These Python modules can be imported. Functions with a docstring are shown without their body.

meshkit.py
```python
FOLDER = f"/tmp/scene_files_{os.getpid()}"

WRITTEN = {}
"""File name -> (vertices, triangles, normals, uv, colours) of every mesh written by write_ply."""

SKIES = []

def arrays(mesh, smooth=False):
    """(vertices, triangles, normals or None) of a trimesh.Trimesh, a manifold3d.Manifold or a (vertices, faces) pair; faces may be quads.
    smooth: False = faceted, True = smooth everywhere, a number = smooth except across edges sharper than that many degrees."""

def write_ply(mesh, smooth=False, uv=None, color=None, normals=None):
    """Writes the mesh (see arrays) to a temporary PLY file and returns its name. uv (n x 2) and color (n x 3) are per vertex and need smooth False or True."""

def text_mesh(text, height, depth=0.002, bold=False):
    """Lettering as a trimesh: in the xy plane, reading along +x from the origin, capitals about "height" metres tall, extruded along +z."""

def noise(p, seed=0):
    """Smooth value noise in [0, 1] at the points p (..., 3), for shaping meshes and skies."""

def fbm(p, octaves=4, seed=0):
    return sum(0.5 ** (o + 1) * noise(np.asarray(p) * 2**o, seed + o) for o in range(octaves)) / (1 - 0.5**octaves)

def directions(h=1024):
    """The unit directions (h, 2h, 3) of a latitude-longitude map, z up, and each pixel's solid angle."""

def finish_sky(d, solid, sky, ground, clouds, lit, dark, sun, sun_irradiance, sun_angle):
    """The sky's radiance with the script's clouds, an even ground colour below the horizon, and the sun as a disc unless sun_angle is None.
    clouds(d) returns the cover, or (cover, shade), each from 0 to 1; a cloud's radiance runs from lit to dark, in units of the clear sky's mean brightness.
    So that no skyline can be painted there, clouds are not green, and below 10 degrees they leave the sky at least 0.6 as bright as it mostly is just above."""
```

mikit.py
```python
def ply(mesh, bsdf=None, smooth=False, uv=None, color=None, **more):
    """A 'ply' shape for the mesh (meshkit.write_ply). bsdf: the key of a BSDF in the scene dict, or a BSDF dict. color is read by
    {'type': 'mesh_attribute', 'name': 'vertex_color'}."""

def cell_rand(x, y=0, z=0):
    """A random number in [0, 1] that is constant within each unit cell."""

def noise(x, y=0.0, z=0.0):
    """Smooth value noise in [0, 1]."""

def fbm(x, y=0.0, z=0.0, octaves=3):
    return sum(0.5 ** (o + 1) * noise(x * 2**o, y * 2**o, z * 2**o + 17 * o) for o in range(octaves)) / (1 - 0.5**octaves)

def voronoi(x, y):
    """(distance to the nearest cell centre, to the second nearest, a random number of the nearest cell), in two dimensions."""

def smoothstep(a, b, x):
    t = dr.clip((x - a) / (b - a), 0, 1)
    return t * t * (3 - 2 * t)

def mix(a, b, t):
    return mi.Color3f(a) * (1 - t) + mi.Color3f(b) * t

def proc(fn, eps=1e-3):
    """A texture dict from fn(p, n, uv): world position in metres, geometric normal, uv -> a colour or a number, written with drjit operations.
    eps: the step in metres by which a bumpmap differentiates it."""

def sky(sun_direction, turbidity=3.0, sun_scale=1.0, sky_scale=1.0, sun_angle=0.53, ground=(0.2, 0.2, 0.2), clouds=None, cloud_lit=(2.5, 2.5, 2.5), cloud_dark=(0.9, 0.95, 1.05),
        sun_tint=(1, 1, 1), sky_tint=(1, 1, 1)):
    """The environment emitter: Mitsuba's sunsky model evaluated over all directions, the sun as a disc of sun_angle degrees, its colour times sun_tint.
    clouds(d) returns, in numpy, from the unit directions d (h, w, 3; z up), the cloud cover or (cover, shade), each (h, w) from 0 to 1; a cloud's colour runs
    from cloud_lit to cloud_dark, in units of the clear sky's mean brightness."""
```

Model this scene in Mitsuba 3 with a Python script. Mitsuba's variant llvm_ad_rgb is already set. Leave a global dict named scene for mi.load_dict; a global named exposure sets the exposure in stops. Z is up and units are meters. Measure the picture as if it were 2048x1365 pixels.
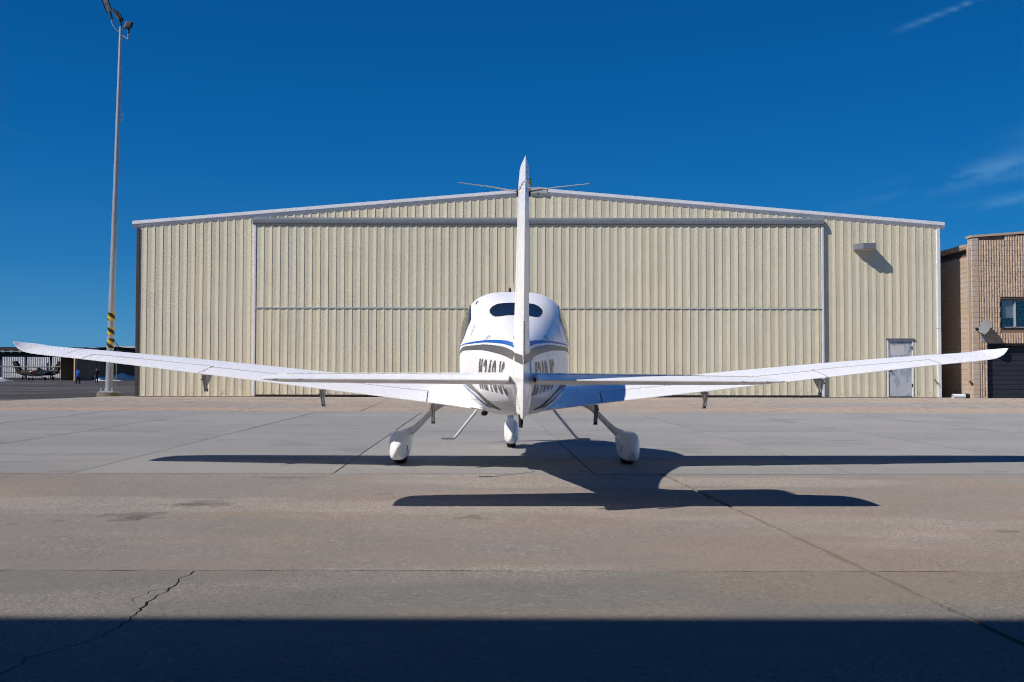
import math, random
import numpy as np, trimesh, manifold3d as m3
import drjit as dr
import mitsuba as mi
import mikit, meshkit
from mikit import proc, noise, fbm, voronoi, cell_rand, smoothstep, mix
from shapely.geometry import Polygon, LineString, box as sbox, MultiPolygon
from shapely import affinity
from scipy.interpolate import PchipInterpolator

T = mi.ScalarTransform4f
rng = np.random.default_rng(7)
random.seed(7)
scene, labels = {'type': 'scene'}, {}

# ------------------------------------------------------------------ camera, sky, exposure
PITCH, ROLL, CAM_H, FOV = 1.69, 0.09, 1.0, 53.92
exposure = 1.6
SUN = (-0.92, -0.58, 1.0)

def cam_matrix():
    p = math.radians(PITCH)
    o = np.array([0, 0, CAM_H]); f = np.array([0, math.cos(p), math.sin(p)])
    up = np.array([0, -math.sin(p), math.cos(p)]); right = np.array([1.0, 0, 0])
    r = math.radians(ROLL)
    up = up * math.cos(r) + right * -math.sin(r)
    return T().look_at(origin=o.tolist(), target=(o + f).tolist(), up=up.tolist())

scene['camera'] = {'type': 'perspective', 'fov': FOV, 'fov_axis': 'x', 'near_clip': 0.05, 'far_clip': 9000.0, 'to_world': cam_matrix()}

def clouds(d):
    az = np.degrees(np.arctan2(d[..., 0], d[..., 1])); el = np.degrees(np.arcsin(np.clip(d[..., 2], -1, 1)))
    def wisp(a0, e0, la, le, slope, seed, k=1.0):
        u = (az - a0) / la; v = (el - e0 - slope * (az - a0)) / le
        n = meshkit.fbm(np.stack([az * .35 + seed, (el - slope * az) * 2.6, el * 0 + seed], -1), 4, seed)
        return k * np.exp(-u * u - v * v) * np.clip((n - .40) * 4.0, 0, 1)
    trail = .24 * np.exp(-((el - 17.65 - .256 * (az - 21.02)) / (.05 + .022 * np.clip(25 - az, 0, 4))) ** 2) * np.clip((az - 20.6) / 2.0, 0, 1) * np.clip((31 - az) / 3, 0, 1) * (.6 + .8 * meshkit.fbm(np.stack([az * 2.2, el * 2.2, az * 0], -1), 3, 8))
    c = wisp(26.0, 10.3, 4.5, .55, .19, 3, .30) + wisp(27.5, 8.8, 3.5, .30, .14, 5, .26) + trail
    c = c + wisp(29, 12.3, 2.5, .7, .25, 9, .10) + wisp(-26.2, 11.8, 2.4, .14, -.3, 12, .10)
    c = c + wisp(-150, 30, 30, 6, .1, 15, .25) + wisp(110, 25, 25, 5, .1, 16, .25)
    horizon_light = .55 * np.exp(-np.clip(el, 0, 90) / 3.2) * (.75 + .5 * meshkit.fbm(np.stack([az * .08, el * .5, az * 0], -1), 3, 21))   # paler sky towards the horizon, painted in as cloud cover
    return np.clip(c + horizon_light, 0, .6)

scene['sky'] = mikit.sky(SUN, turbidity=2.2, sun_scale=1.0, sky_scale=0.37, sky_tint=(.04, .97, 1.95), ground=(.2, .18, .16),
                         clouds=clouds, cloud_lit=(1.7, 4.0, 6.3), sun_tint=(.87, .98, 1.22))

# ------------------------------------------------------------------ helpers
def key_for(name):
    if name not in scene and name not in labels: return name
    i = 1
    while f'{name}_{i:03d}' in scene or f'{name}_{i:03d}' in labels: i += 1
    return f'{name}_{i:03d}'

def add(name, mesh, bsdf, smooth=False, label=None, cat=None, group=None, kind=None, **kw):
    k = key_for(name)
    scene[k] = mesh if isinstance(mesh, dict) else mikit.ply(mesh, bsdf, smooth=smooth, **kw)
    e = {n: v for n, v in (('label', label), ('category', cat), ('group', group), ('kind', kind)) if v}
    if e: labels[k] = e
    return k

def thing(name, label, cat, group=None):
    k = key_for(name)
    labels[k] = {'label': label, 'category': cat}
    if group: labels[k]['group'] = group
    return k

def tm(v, f): return trimesh.Trimesh(np.asarray(v, float), np.asarray(f, int), process=False)
def cat_(ms): return trimesh.util.concatenate(ms)

def bx(x0, x1, y0, y1, z0, z1, ch=0.0):
    """box; chamfered when ch > 0"""
    if ch <= 0:
        m = trimesh.creation.box((x1 - x0, y1 - y0, z1 - z0)); m.apply_translation(((x0 + x1) / 2, (y0 + y1) / 2, (z0 + z1) / 2)); return m
    pts = []
    for sx, X in ((-1, x0), (1, x1)):
        for sy, Y in ((-1, y0), (1, y1)):
            for sz, Z in ((-1, z0), (1, z1)):
                pts += [(X, Y - sy * ch, Z - sz * ch), (X - sx * ch, Y, Z - sz * ch), (X - sx * ch, Y - sy * ch, Z)]
    return trimesh.convex.convex_hull(np.array(pts))

def tube(path, r, n=10, caps=True, flat=1.0):
    p = np.asarray(path, float); r = np.broadcast_to(np.asarray(r, float), (len(p),))
    t = np.gradient(p, axis=0); t /= np.linalg.norm(t, axis=1, keepdims=True)
    ref = np.array([0, 0, 1.0]) if abs(t[0, 2]) < .9 else np.array([0, 1.0, 0])
    V = []
    a = np.cross(t[0], ref)
    for i in range(len(p)):
        a = a - t[i] * (a @ t[i]); a /= np.linalg.norm(a); b = np.cross(a, t[i])
        ang = np.arange(n) * 2 * np.pi / n
        V.append(p[i] + r[i] * (np.cos(ang)[:, None] * a + flat * np.sin(ang)[:, None] * b))
    V = np.vstack(V); F = []
    for i in range(len(p) - 1):
        for j in range(n):
            a, b = i * n + j, i * n + (j + 1) % n
            F += [(a, b, b + n), (a, b + n, a + n)]
    if caps:
        V = np.vstack([V, p[:1], p[-1:]]); c0, c1 = len(V) - 2, len(V) - 1; e = (len(p) - 1) * n
        for j in range(n):
            F += [(c0, (j + 1) % n, j), (c1, e + j, e + (j + 1) % n)]
    m = tm(V, F); m.fix_normals(); return m

def lathe(profile, n=24, axis='z', loc=(0, 0, 0)):
    m = trimesh.creation.revolve(np.asarray(profile, float), sections=n)
    if axis == 'y': m.apply_transform(trimesh.transformations.rotation_matrix(-math.pi / 2, [1, 0, 0]))
    if axis == 'x': m.apply_transform(trimesh.transformations.rotation_matrix(math.pi / 2, [0, 1, 0]))
    m.apply_translation(loc); return m

def prism(poly, z0, z1):
    out = []
    for g in (poly.geoms if hasattr(poly, 'geoms') else [poly]):
        if g.area < 1e-7: continue
        m = trimesh.creation.extrude_polygon(g, z1 - z0, engine='earcut'); m.apply_translation((0, 0, z0)); out.append(m)
    return cat_(out)

def prism_xz(poly, y0, y1):
    """polygon in (x, z) extruded from y0 to y1"""
    m = prism(poly, 0, y1 - y0)
    v = np.array(m.vertices); m = tm(np.stack([v[:, 0], y0 + (y1 - y0) - v[:, 2], v[:, 1]], 1), m.faces); m.fix_normals(); return m

def loft(rings, closed_ends=True):
    """rings: list of (L,3) loops; caps as fans"""
    L = len(rings[0]); V = np.vstack(rings); F = []
    j = np.arange(L); k = (j + 1) % L
    for i in range(len(rings) - 1):
        a = i * L
        F.append(np.stack([a + j, a + k, a + L + k], 1)); F.append(np.stack([a + j, a + L + k, a + L + j], 1))
    if closed_ends:
        c0, c1 = rings[0].mean(0), rings[-1].mean(0)
        V = np.vstack([V, c0, c1]); n0, n1 = len(V) - 2, len(V) - 1; e = (len(rings) - 1) * L
        F.append(np.stack([np.full(L, n0), k, j], 1)); F.append(np.stack([np.full(L, n1), e + j, e + k], 1))
    m = tm(V, np.vstack(F)); m.fix_normals(); return m

def to_man(m): return m3.Manifold(m3.Mesh(np.asarray(m.vertices, np.float32), np.asarray(m.faces, np.uint32)))
def from_man(M):
    q = M.to_mesh(); return tm(q.vert_properties[:, :3], q.tri_verts)

def mirror(m):
    v = np.array(m.vertices); v[:, 0] *= -1; return tm(v, np.asarray(m.faces)[:, ::-1])

def hull_spheres(pts, rad, n=1):
    s = trimesh.creation.icosphere(subdivisions=n)
    P = np.vstack([np.array(s.vertices) * r + np.asarray(p) for p, r in zip(pts, rad)])
    return trimesh.convex.convex_hull(P)

# ------------------------------------------------------------------ materials
def diffuse(rgb, rough=.6, spec=.3, **kw):
    return {'type': 'principled', 'base_color': {'type': 'rgb', 'value': list(rgb)}, 'roughness': rough, 'specular': spec, **kw}
def tex(fn, rough=.75, spec=.25, **kw):
    return {'type': 'principled', 'base_color': proc(fn), 'roughness': rough, 'specular': spec, **kw}
def bumped(b, fn, scale=1.0, eps=1e-3):
    return {'type': 'bumpmap', 'arbitrary': proc(fn, eps), 'scale': scale, 'bsdf': b}

def speckle(p, s, lo, hi):      # irregular grains
    d1, d2, r = voronoi(p.x * s + 3 * noise(p.x * 2, p.y * 2), p.y * s)
    return smoothstep(hi, lo, d1) * smoothstep(.55, .95, r)

STAINS = ((-2.28, 7.62, .16, .22), (-2.42, 7.55, .12, .10), (-2.62, 6.95, .17, .20), (-2.50, 6.86, .10, .09), (-.27, 6.87, .12, .10), (2.27, 7.67, .05, .05), (3.10, 6.35, .06, .05), (-1.0, 8.2, .06, .05), (-3.2, 6.55, .07, .05), (-3.0, 6.7, .06, .04), (-2.0, 7.4, .05, .05), (1.0, 9.35, .10, .05), (-2.15, 9.42, .30, .09))
def concrete(tan, grey, warm, k_grey, k_sand, gs=1.0, stains=()):
    def f(p, n, uv):
        big = fbm(p.x * .38 * gs, p.y * .75 * gs, 3.0, 4)
        mid = fbm(p.x * 1.7, p.y * 3.4, 9.0, 4)
        fine = fbm(p.x * 60, p.y * 60, 1.0, 3)
        c = mix(tan, grey, smoothstep(.36, .64, big * .65 + mid * .35) * k_grey)
        c = mix(c, warm, smoothstep(.50, .72, fbm(p.x * .7 + 40, p.y * 1.7, 5.0, 4)) * .6)
        worn = smoothstep(.50, .68, fbm(p.x * .40 + 11, p.y * 1.2 + 7, 2.0, 4))
        grain = smoothstep(.48, .70, noise(p.x * 130, p.y * 130, 4.0))
        c = mix(c, (.43, .375, .315), worn * (.08 + .50 * grain) * k_sand)
        chips = smoothstep(.62, .70, fbm(p.x * 48, p.y * 60, 8.0, 3)) * smoothstep(.45, .62, mid)
        c = mix(c, (.42, .385, .34), chips * .30 * k_sand)
        c = c * (.84 + .32 * fine)
        pits = smoothstep(.74, .80, noise(p.x * 120, p.y * 120, 12.0)) * smoothstep(.45, .62, fbm(p.x * 1.7, p.y * 1.7, 20.0, 3))
        c = c * (1 - .28 * pits)
        edge = .55 * (fbm(p.x * 11, p.y * 11, 31.0, 4) - .5) * 2
        for (sx, sy, rx, ry) in stains:
            r = dr.sqrt(dr.square((p.x - sx) / rx) + dr.square((p.y - sy) / ry)) + 2.2 * edge
            c = c * (1 - .24 * smoothstep(1.0, .80, r))
        return c
    return f

scene['old_concrete'] = bumped(tex(concrete((.245, .207, .176), (.205, .193, .180), (.262, .213, .168), .75, 1.0, stains=STAINS), .85, .2),
                               lambda p, n, uv: fbm(p.x * 60, p.y * 60, 0., 3) * .0025 + fbm(p.x * 9, p.y * 9, 0., 2) * .003)
scene['near_concrete'] = bumped(tex(concrete((.205, .186, .163), (.180, .172, .156), (.235, .197, .155), .9, .55), .85, .2),
                                lambda p, n, uv: fbm(p.x * 60, p.y * 60, 0., 3) * .0025 + fbm(p.x * 9, p.y * 9, 0., 2) * .003)
def new_conc(seed):
    def f(p, n, uv):
        broom = noise(p.x * 2.2, p.y * 46, 2.0 + seed)
        big = fbm(p.x * .35 + seed, p.y * .8, 4.0, 4)
        c = mix((.238, .234, .226), (.262, .258, .248), smoothstep(.3, .7, big))
        c = c * (.90 + .10 * broom + .14 * (fbm(p.x * 30, p.y * 30, seed, 3) - .3))
        st = smoothstep(.66, .72, fbm(p.x * .9 + 9 + seed, p.y * 2.0, 6., 5))
        return c * (1 - .14 * st)
    return f
for i in range(3): scene[f'new_concrete_{"abc"[i]}'] = tex(new_conc(i * 3.7), .8, .2)
def far_conc(p, n, uv):
    a = fbm(p.x * .16, p.y * .75, 2., 5)
    c = mix((.325, .258, .205), (.275, .238, .205), smoothstep(.35, .6, a))
    c = mix(c, (.245, .24, .23), smoothstep(.56, .68, fbm(p.x * .12 + 5, p.y * .9, 7., 4)))
    crumbs = smoothstep(.66, .72, noise(p.x * 5, p.y * 9, 3.))
    return c * (.88 + .24 * fbm(p.x * 14, p.y * 14, 1., 3)) * (1 - .25 * crumbs)
scene['far_concrete'] = tex(far_conc, .85, .2)
def asphalt(p, n, uv):
    a = fbm(p.x * .10, p.y * .22, 1., 4)
    c = mix((.044, .043, .046), (.084, .078, .075), smoothstep(.4, .68, a))
    return c * (.85 + .3 * noise(p.x * 60, p.y * 60, 0.))
scene['asphalt'] = tex(asphalt, .9, .2)
scene['joint_dirt'] = tex(lambda p, n, uv: mix((.035, .031, .028), (.075, .064, .052), noise(p.x * 7, p.y * 7, 0.)), .95, .1)

def siding(base, seed):
    def f(p, n, uv):
        streak = fbm(p.x * 9 + seed, p.z * .35, 1., 3)
        c = mi.Color3f(base) * (.96 + .08 * streak)
        dirt = smoothstep(.50, .66, fbm(p.x * 1.4, p.z * 1.1, 3. + seed, 4))
        c = mix(c, (.36, .33, .27), .09 * dirt)
        splash = smoothstep(.62, .72, fbm(p.x * 7, p.z * 9, 5., 3)) * smoothstep(.75, .0, p.z + .5 * noise(p.x * 3, 0., 0.))
        return mix(c, (.26, .22, .17), .5 * splash)
    return f
for i, b in enumerate(((.74, .672, .488), (.72, .660, .488), (.755, .692, .51), (.71, .660, .498))):
    scene[f'cream_siding_{"abcd"[i]}'] = tex(siding(b, 3.1 * i), .42, .4)
SID = [f'cream_siding_{c}' for c in 'abcd']
def worn_white(p, n, uv):
    c = mi.Color3f(.78, .79, .81) * (.95 + .08 * fbm(p.x * 3, p.z * 3, p.y * 2, 3))
    return mix(c, (.45, .42, .38), .15 * smoothstep(.6, .7, fbm(p.x * 2, p.z * 3, 2., 4)))
scene['white_trim'] = tex(worn_white, .4, .4)
scene['grey_steel'] = tex(lambda p, n, uv: mi.Color3f(.19, .215, .24) * (.82 + .3 * fbm(p.x * 2.5, p.z * 12, p.y, 3)), .45, .4)
scene['light_steel'] = tex(lambda p, n, uv: mi.Color3f(.50, .51, .52) * (.86 + .25 * fbm(p.x * 6, p.z * 6, p.y, 3)), .45, .4)
scene['galvanised'] = {'type': 'principled', 'base_color': proc(lambda p, n, uv: mi.Color3f(.40, .42, .45) * (.82 + .3 * fbm(p.x * 8, p.z * 3, p.y * 8, 3))), 'roughness': .5, 'metallic': .35}
scene['brown_trim'] = diffuse((.075, .058, .052), .5, .35)
scene['rubber'] = diffuse((.018, .018, .018), .75, .3)
scene['black_plastic'] = diffuse((.022, .021, .022), .5, .4)
scene['black_seal'] = diffuse((.03, .028, .026), .8, .2)
def door_paint(p, n, uv):
    a = fbm(p.x * 5, p.z * 3.2, 3., 5)
    c = mix((.50, .53, .56), (.35, .40, .455), smoothstep(.42, .60, a))
    c = mix(c, (.24, .27, .30), .7 * smoothstep(.66, .74, fbm(p.x * 9 + 3, p.z * 7, 8., 4)))
    return c
scene['worn_door'] = tex(door_paint, .5, .4)
scene['old_notice'] = tex(lambda p, n, uv: mi.Color3f(.60, .60, .60) * (.9 + .2 * fbm(p.x * 9, p.z * 9, 1., 3)), .6, .3)
def split_block(seed):
    def f(p, n, uv):
        c = mi.Color3f(.61, .47, .35) * (.72 + .5 * fbm(p.x * 13 + seed, p.z * 13, p.y * 13, 4))
        c = mix(c, (.62, .50, .40), .5 * smoothstep(.55, .7, fbm(p.x * 1.2, p.z * 1.2, 3. + seed, 3)))
        return mix(c, (.17, .12, .09), .55 * smoothstep(.66, .74, noise(p.x * 55, p.z * 55, seed)))
    return f
for i in range(3):
    scene[f'split_block_{"abc"[i]}'] = bumped(tex(split_block(5.3 * i), .9, .15), lambda p, n, uv: fbm(p.x * 30, p.z * 30, p.y * 30, 3) * .004)
def smooth_block(p, n, uv):
    c = mi.Color3f(.56, .44, .335) * (.82 + .3 * fbm(p.x * 10, p.y * 10, p.z * 10, 3))
    grey = smoothstep(.47, .6, fbm(p.x * 3 + 2, p.y * 3, p.z * 1.5, 4))
    return mix(c, (.54, .48, .43), .6 * grey)
scene['smooth_block'] = tex(smooth_block, .9, .15)
scene['mortar'] = tex(lambda p, n, uv: mi.Color3f(.25, .18, .135) * (.8 + .4 * noise(p.x * 20, p.y * 20, p.z * 20)), .95, .1)
scene['tan_paint'] = tex(lambda p, n, uv: mi.Color3f(.52, .415, .32) * (.9 + .2 * fbm(p.x * 5, p.y * 5, p.z * 2, 3)), .55, .3)
scene['dark_door'] = tex(lambda p, n, uv: mi.Color3f(.030, .034, .044) * (.85 + .3 * fbm(p.x * 3, p.z * 8, 1., 3)), .5, .4)
scene['black_paint'] = diffuse((.02, .02, .022), .5, .3)
scene['pane'] = {'type': 'thindielectric', 'int_ior': 1.5}
scene['dark_room'] = diffuse((.03, .035, .04), .8, .2)
scene['dish_grey'] = tex(lambda p, n, uv: mi.Color3f(.23, .24, .25) * (.9 + .2 * fbm(p.x * 9, p.y * 9, p.z * 9, 3)), .5, .4)
scene['brown_wall'] = tex(lambda p, n, uv: mi.Color3f(.27, .165, .095) * (.85 + .3 * fbm(p.x * .8, p.z * .8, p.y * .8, 3)), .7, .3)
# aircraft
scene['aircraft_white'] = {'type': 'principled', 'base_color': proc(lambda p, n, uv: mi.Color3f(.90, .90, .905) * (.985 + .03 * fbm(p.x * 4, p.y * 4, p.z * 4, 2))), 'roughness': .24, 'specular': .5, 'clearcoat': 1.0, 'clearcoat_gloss': .95}
scene['aircraft_taupe'] = {'type': 'principled', 'base_color': {'type': 'rgb', 'value': [.105, .093, .077]}, 'roughness': .35, 'specular': .5, 'clearcoat': 1.0, 'clearcoat_gloss': .93}
scene['aircraft_blue'] = {'type': 'principled', 'base_color': {'type': 'rgb', 'value': [.012, .105, .42]}, 'roughness': .35, 'specular': .5, 'clearcoat': 1.0, 'clearcoat_gloss': .93}
scene['aircraft_glass'] = {'type': 'principled', 'base_color': {'type': 'rgb', 'value': [.012, .016, .022]}, 'roughness': .10, 'specular': .65}
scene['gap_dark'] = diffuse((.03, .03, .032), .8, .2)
scene['bare_metal'] = {'type': 'principled', 'base_color': {'type': 'rgb', 'value': [.42, .41, .39]}, 'roughness': .35, 'metallic': .7}
scene['bracket_grey'] = diffuse((.20, .19, .18), .5, .4)
scene['step_white'] = diffuse((.66, .66, .66), .45, .4)
scene['light_yellow'] = diffuse((.62, .42, .04), .5, .4)
scene['lens_grey'] = diffuse((.55, .55, .52), .3, .5)

def pole_band(p, n, uv):
    a = dr.atan2(p.y - 41.0, p.x + 16.4)
    s = p.z * 3.1 + a / (2 * math.pi) * 2.0
    f = s - dr.floor(s)
    yellow = mi.Color3f(.66, .45, .05) * (.85 + .3 * noise(p.x * 20, p.z * 20, p.y * 20))
    return dr.select(f < .5, yellow, mi.Color3f(.025, .024, .024))
scene['hazard_tape'] = tex(pole_band, .5, .4)

# ------------------------------------------------------------------ ground
EDGE_A, EDGE_N = np.array([-16.8, 32.5]), np.array([-5.5, 1.4]) / math.hypot(5.5, 1.4)
def ground_z(x, y):
    sd = (x - EDGE_A[0]) * EDGE_N[0] + (y - EDGE_A[1]) * EDGE_N[1]
    t = np.clip((sd - 1.0) / 60, 0, 1); t = t * t * (3 - 2 * t)
    return -.115 - .49 * t

def graded(a, b, c, d, n1, n2):
    """dense between b and c, stretching out to a and d"""
    s = np.linspace(0, 1, n2)[1:] ** 3
    return np.concatenate([(b + (a - b) * s)[::-1], np.linspace(b, c, n1), c + (d - c) * s])
gx, gy = graded(-3500, -140, 60, 3500, 90, 14), graded(-2500, -20, 260, 5000, 100, 14)
X, Y = np.meshgrid(gx, gy); Z = ground_z(X, Y)
nx, ny = len(gx), len(gy)
ii, jj = np.meshgrid(np.arange(ny - 1), np.arange(nx - 1), indexing='ij'); a = (ii * nx + jj).ravel()
F = np.vstack([np.stack([a, a + 1, a + nx + 1], 1), np.stack([a, a + nx + 1, a + nx], 1)])
add('ground', tm(np.stack([X.ravel(), Y.ravel(), Z.ravel()], 1), F), 'asphalt', smooth=True, kind='structure', label='dark asphalt taxiway and ground around the concrete apron')

edge_x = lambda d: -16.8 + (d - 32.5) * .28
apron_area = Polygon([(-30, -10), (45, -10), (45, 38.6), (-14.9, 38.6), (edge_x(38.0), 38.0), (edge_x(32.5), 32.5), (edge_x(20), 20), (-30, 12)])
add('apron', prism(apron_area, -.105, -.075), 'joint_dirt', kind='structure', label='concrete aircraft apron made of large slabs in front of the hangar')

def jagged(p0, p1, n, amp, seed):
    r = np.random.default_rng(seed); t = np.linspace(0, 1, n)
    p = np.outer(1 - t, p0) + np.outer(t, p1); w = np.cumsum(r.normal(0, 1, n)); w -= np.linspace(w[0], w[-1], n)
    p[:, 0] += amp * w * np.clip(np.minimum(t, 1 - t) * 6, .3, 1); p[:, 1] += r.normal(0, amp * .5, n)
    return p

def chip_edges(poly, seed, amp=.004, step=.10):
    """slab outline with slightly worn, uneven edges"""
    r = np.random.default_rng(seed)
    q = Polygon([(x + r.normal(0, amp), y + r.normal(0, amp)) for x, y in list(poly.segmentize(step).exterior.coords)[:-1]]).buffer(0)
    return q if q.geom_type == 'Polygon' else max(q.geoms, key=lambda g: g.area)

SK = .035
def slab(quad, gap, mat, seed, dz=0., amp=.004, cut=None):
    poly = Polygon(quad).intersection(apron_area).buffer(-gap / 2, join_style=2)
    if poly.is_empty: return
    if amp and poly.geom_type == 'Polygon': poly = chip_edges(poly, seed, amp)
    if cut is not None: poly = poly.difference(cut)
    for g in (poly.geoms if hasattr(poly, 'geoms') else [poly]):
        if g.area > .05:
            add('apron__slab', prism(g, -.074, dz), mat)

xl = lambda x0, d: x0 + (9.8 - d) * .071
def crack_line(p0, p1, n, seed, wide):
    r = np.random.default_rng(seed); P = [np.array(p0), np.array(p1)]; amp = .045
    while len(P) < n:                                # midpoint displacement: rough at every scale
        Q = [P[0]]
        for u, v in zip(P[:-1], P[1:]):
            m_ = (u + v) / 2 + r.normal(0, amp, 2) * [1, .55]; Q += [m_, v]
        P = Q; amp *= .56
    P = np.array(P); w = wide * np.clip(.45 + .9 * meshkit.noise(np.stack([np.arange(len(P)) * .23, P[:, 0] * 0, P[:, 0] * 0 + seed], 1)), .3, 1.3)
    t = np.gradient(P, axis=0); nn = np.stack([-t[:, 1], t[:, 0]], 1); nn /= np.linalg.norm(nn, axis=1, keepdims=True) + 1e-9
    return Polygon(np.vstack([P + nn * w[:, None], (P - nn * w[:, None])[::-1]])).buffer(.0008)
crack = crack_line((-1.84, 1.2), (-1.68, 3.3), 60, 5, .003).union(crack_line((-1.68, 3.3), (-1.535, 4.08), 40, 6, .0035)).union(crack_line((-1.535, 4.08), (-1.58, 5.07), 60, 7, .0045))
crack = crack.union(crack_line((-1.61, 4.32), (-1.57, 4.75), 20, 9, .002))
rows = ((-8, 5.064, 'near_concrete'), (5.056, 9.80, 'old_concrete'))
cols = (-18, -11, -4.72, 1.45, 7.8, 14.2, 20.5)
s = 0
for (d0, d1, mat) in rows:
    for c in range(len(cols) - 1):
        s += 1
        x0, x1 = cols[c] + .006 * (c == 3), cols[c + 1] - .006 * (c == 2)
        f0 = .071 if c + 0 == 3 else (.0 if c <= 2 else .071)
        f1 = .071 if c + 1 >= 3 else 0.
        q = [(x0 + (9.8 - d0) * f0, d0), (x1 + (9.8 - d0) * f1, d0), (x1 + (9.8 - d1) * f1, d1), (x0 + (9.8 - d1) * f0, d1)]
        slab(q, .016 if d1 < 6 else .024, mat, s, dz=-.001 * (s % 3), amp=.006, cut=crack if d1 < 6 else None)
new_rows = (9.80, 16.6, 24.3)
for r_ in range(2):
    for c in range(-8, 9):
        s += 1; d0, d1 = new_rows[r_], new_rows[r_ + 1]
        g = lambda k, d: .79 + 2.53 * k - .03 * (d - 10)
        slab([(g(c, d0), d0), (g(c + 1, d0), d0), (g(c + 1, d1), d1), (g(c, d1), d1)], .016 + .008 * r_, 'new_concrete_' + 'abc'[(c * 7 + r_ * 5) % 3], s, dz=.001 * (s % 2), amp=.0015)
far_rows = (24.3, 31.0, 38.55)
for r_ in range(2):
    for c in range(-7, 10):
        s += 1; d0, d1 = far_rows[r_], far_rows[r_ + 1]
        g = lambda k, d: -.7 + 3.03 * k - .06 * (d - 25)
        slab([(g(c, d0), d0), (g(c + 1, d0), d0), (g(c + 1, d1), d1), (g(c, d1), d1)], .024, 'far_concrete', s, dz=-.001 * (s % 2), amp=.006)

# ------------------------------------------------------------------ big hangar
HD, HL, HR, HC = 38.2, -14.27, 16.27, 0.99           # front plane, left, right, ridge x
EAVE, RIDGE, DEPTH = 6.63, 7.90, 34.0
roof_z = lambda x: RIDGE - (RIDGE - EAVE) * abs(x - HC) / (HR - HC)
hangar = thing('hangar', 'large cream corrugated metal hangar with low gable roof and closed bifold door', 'hangar')
PER, RIBH = .3045, .013
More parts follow.
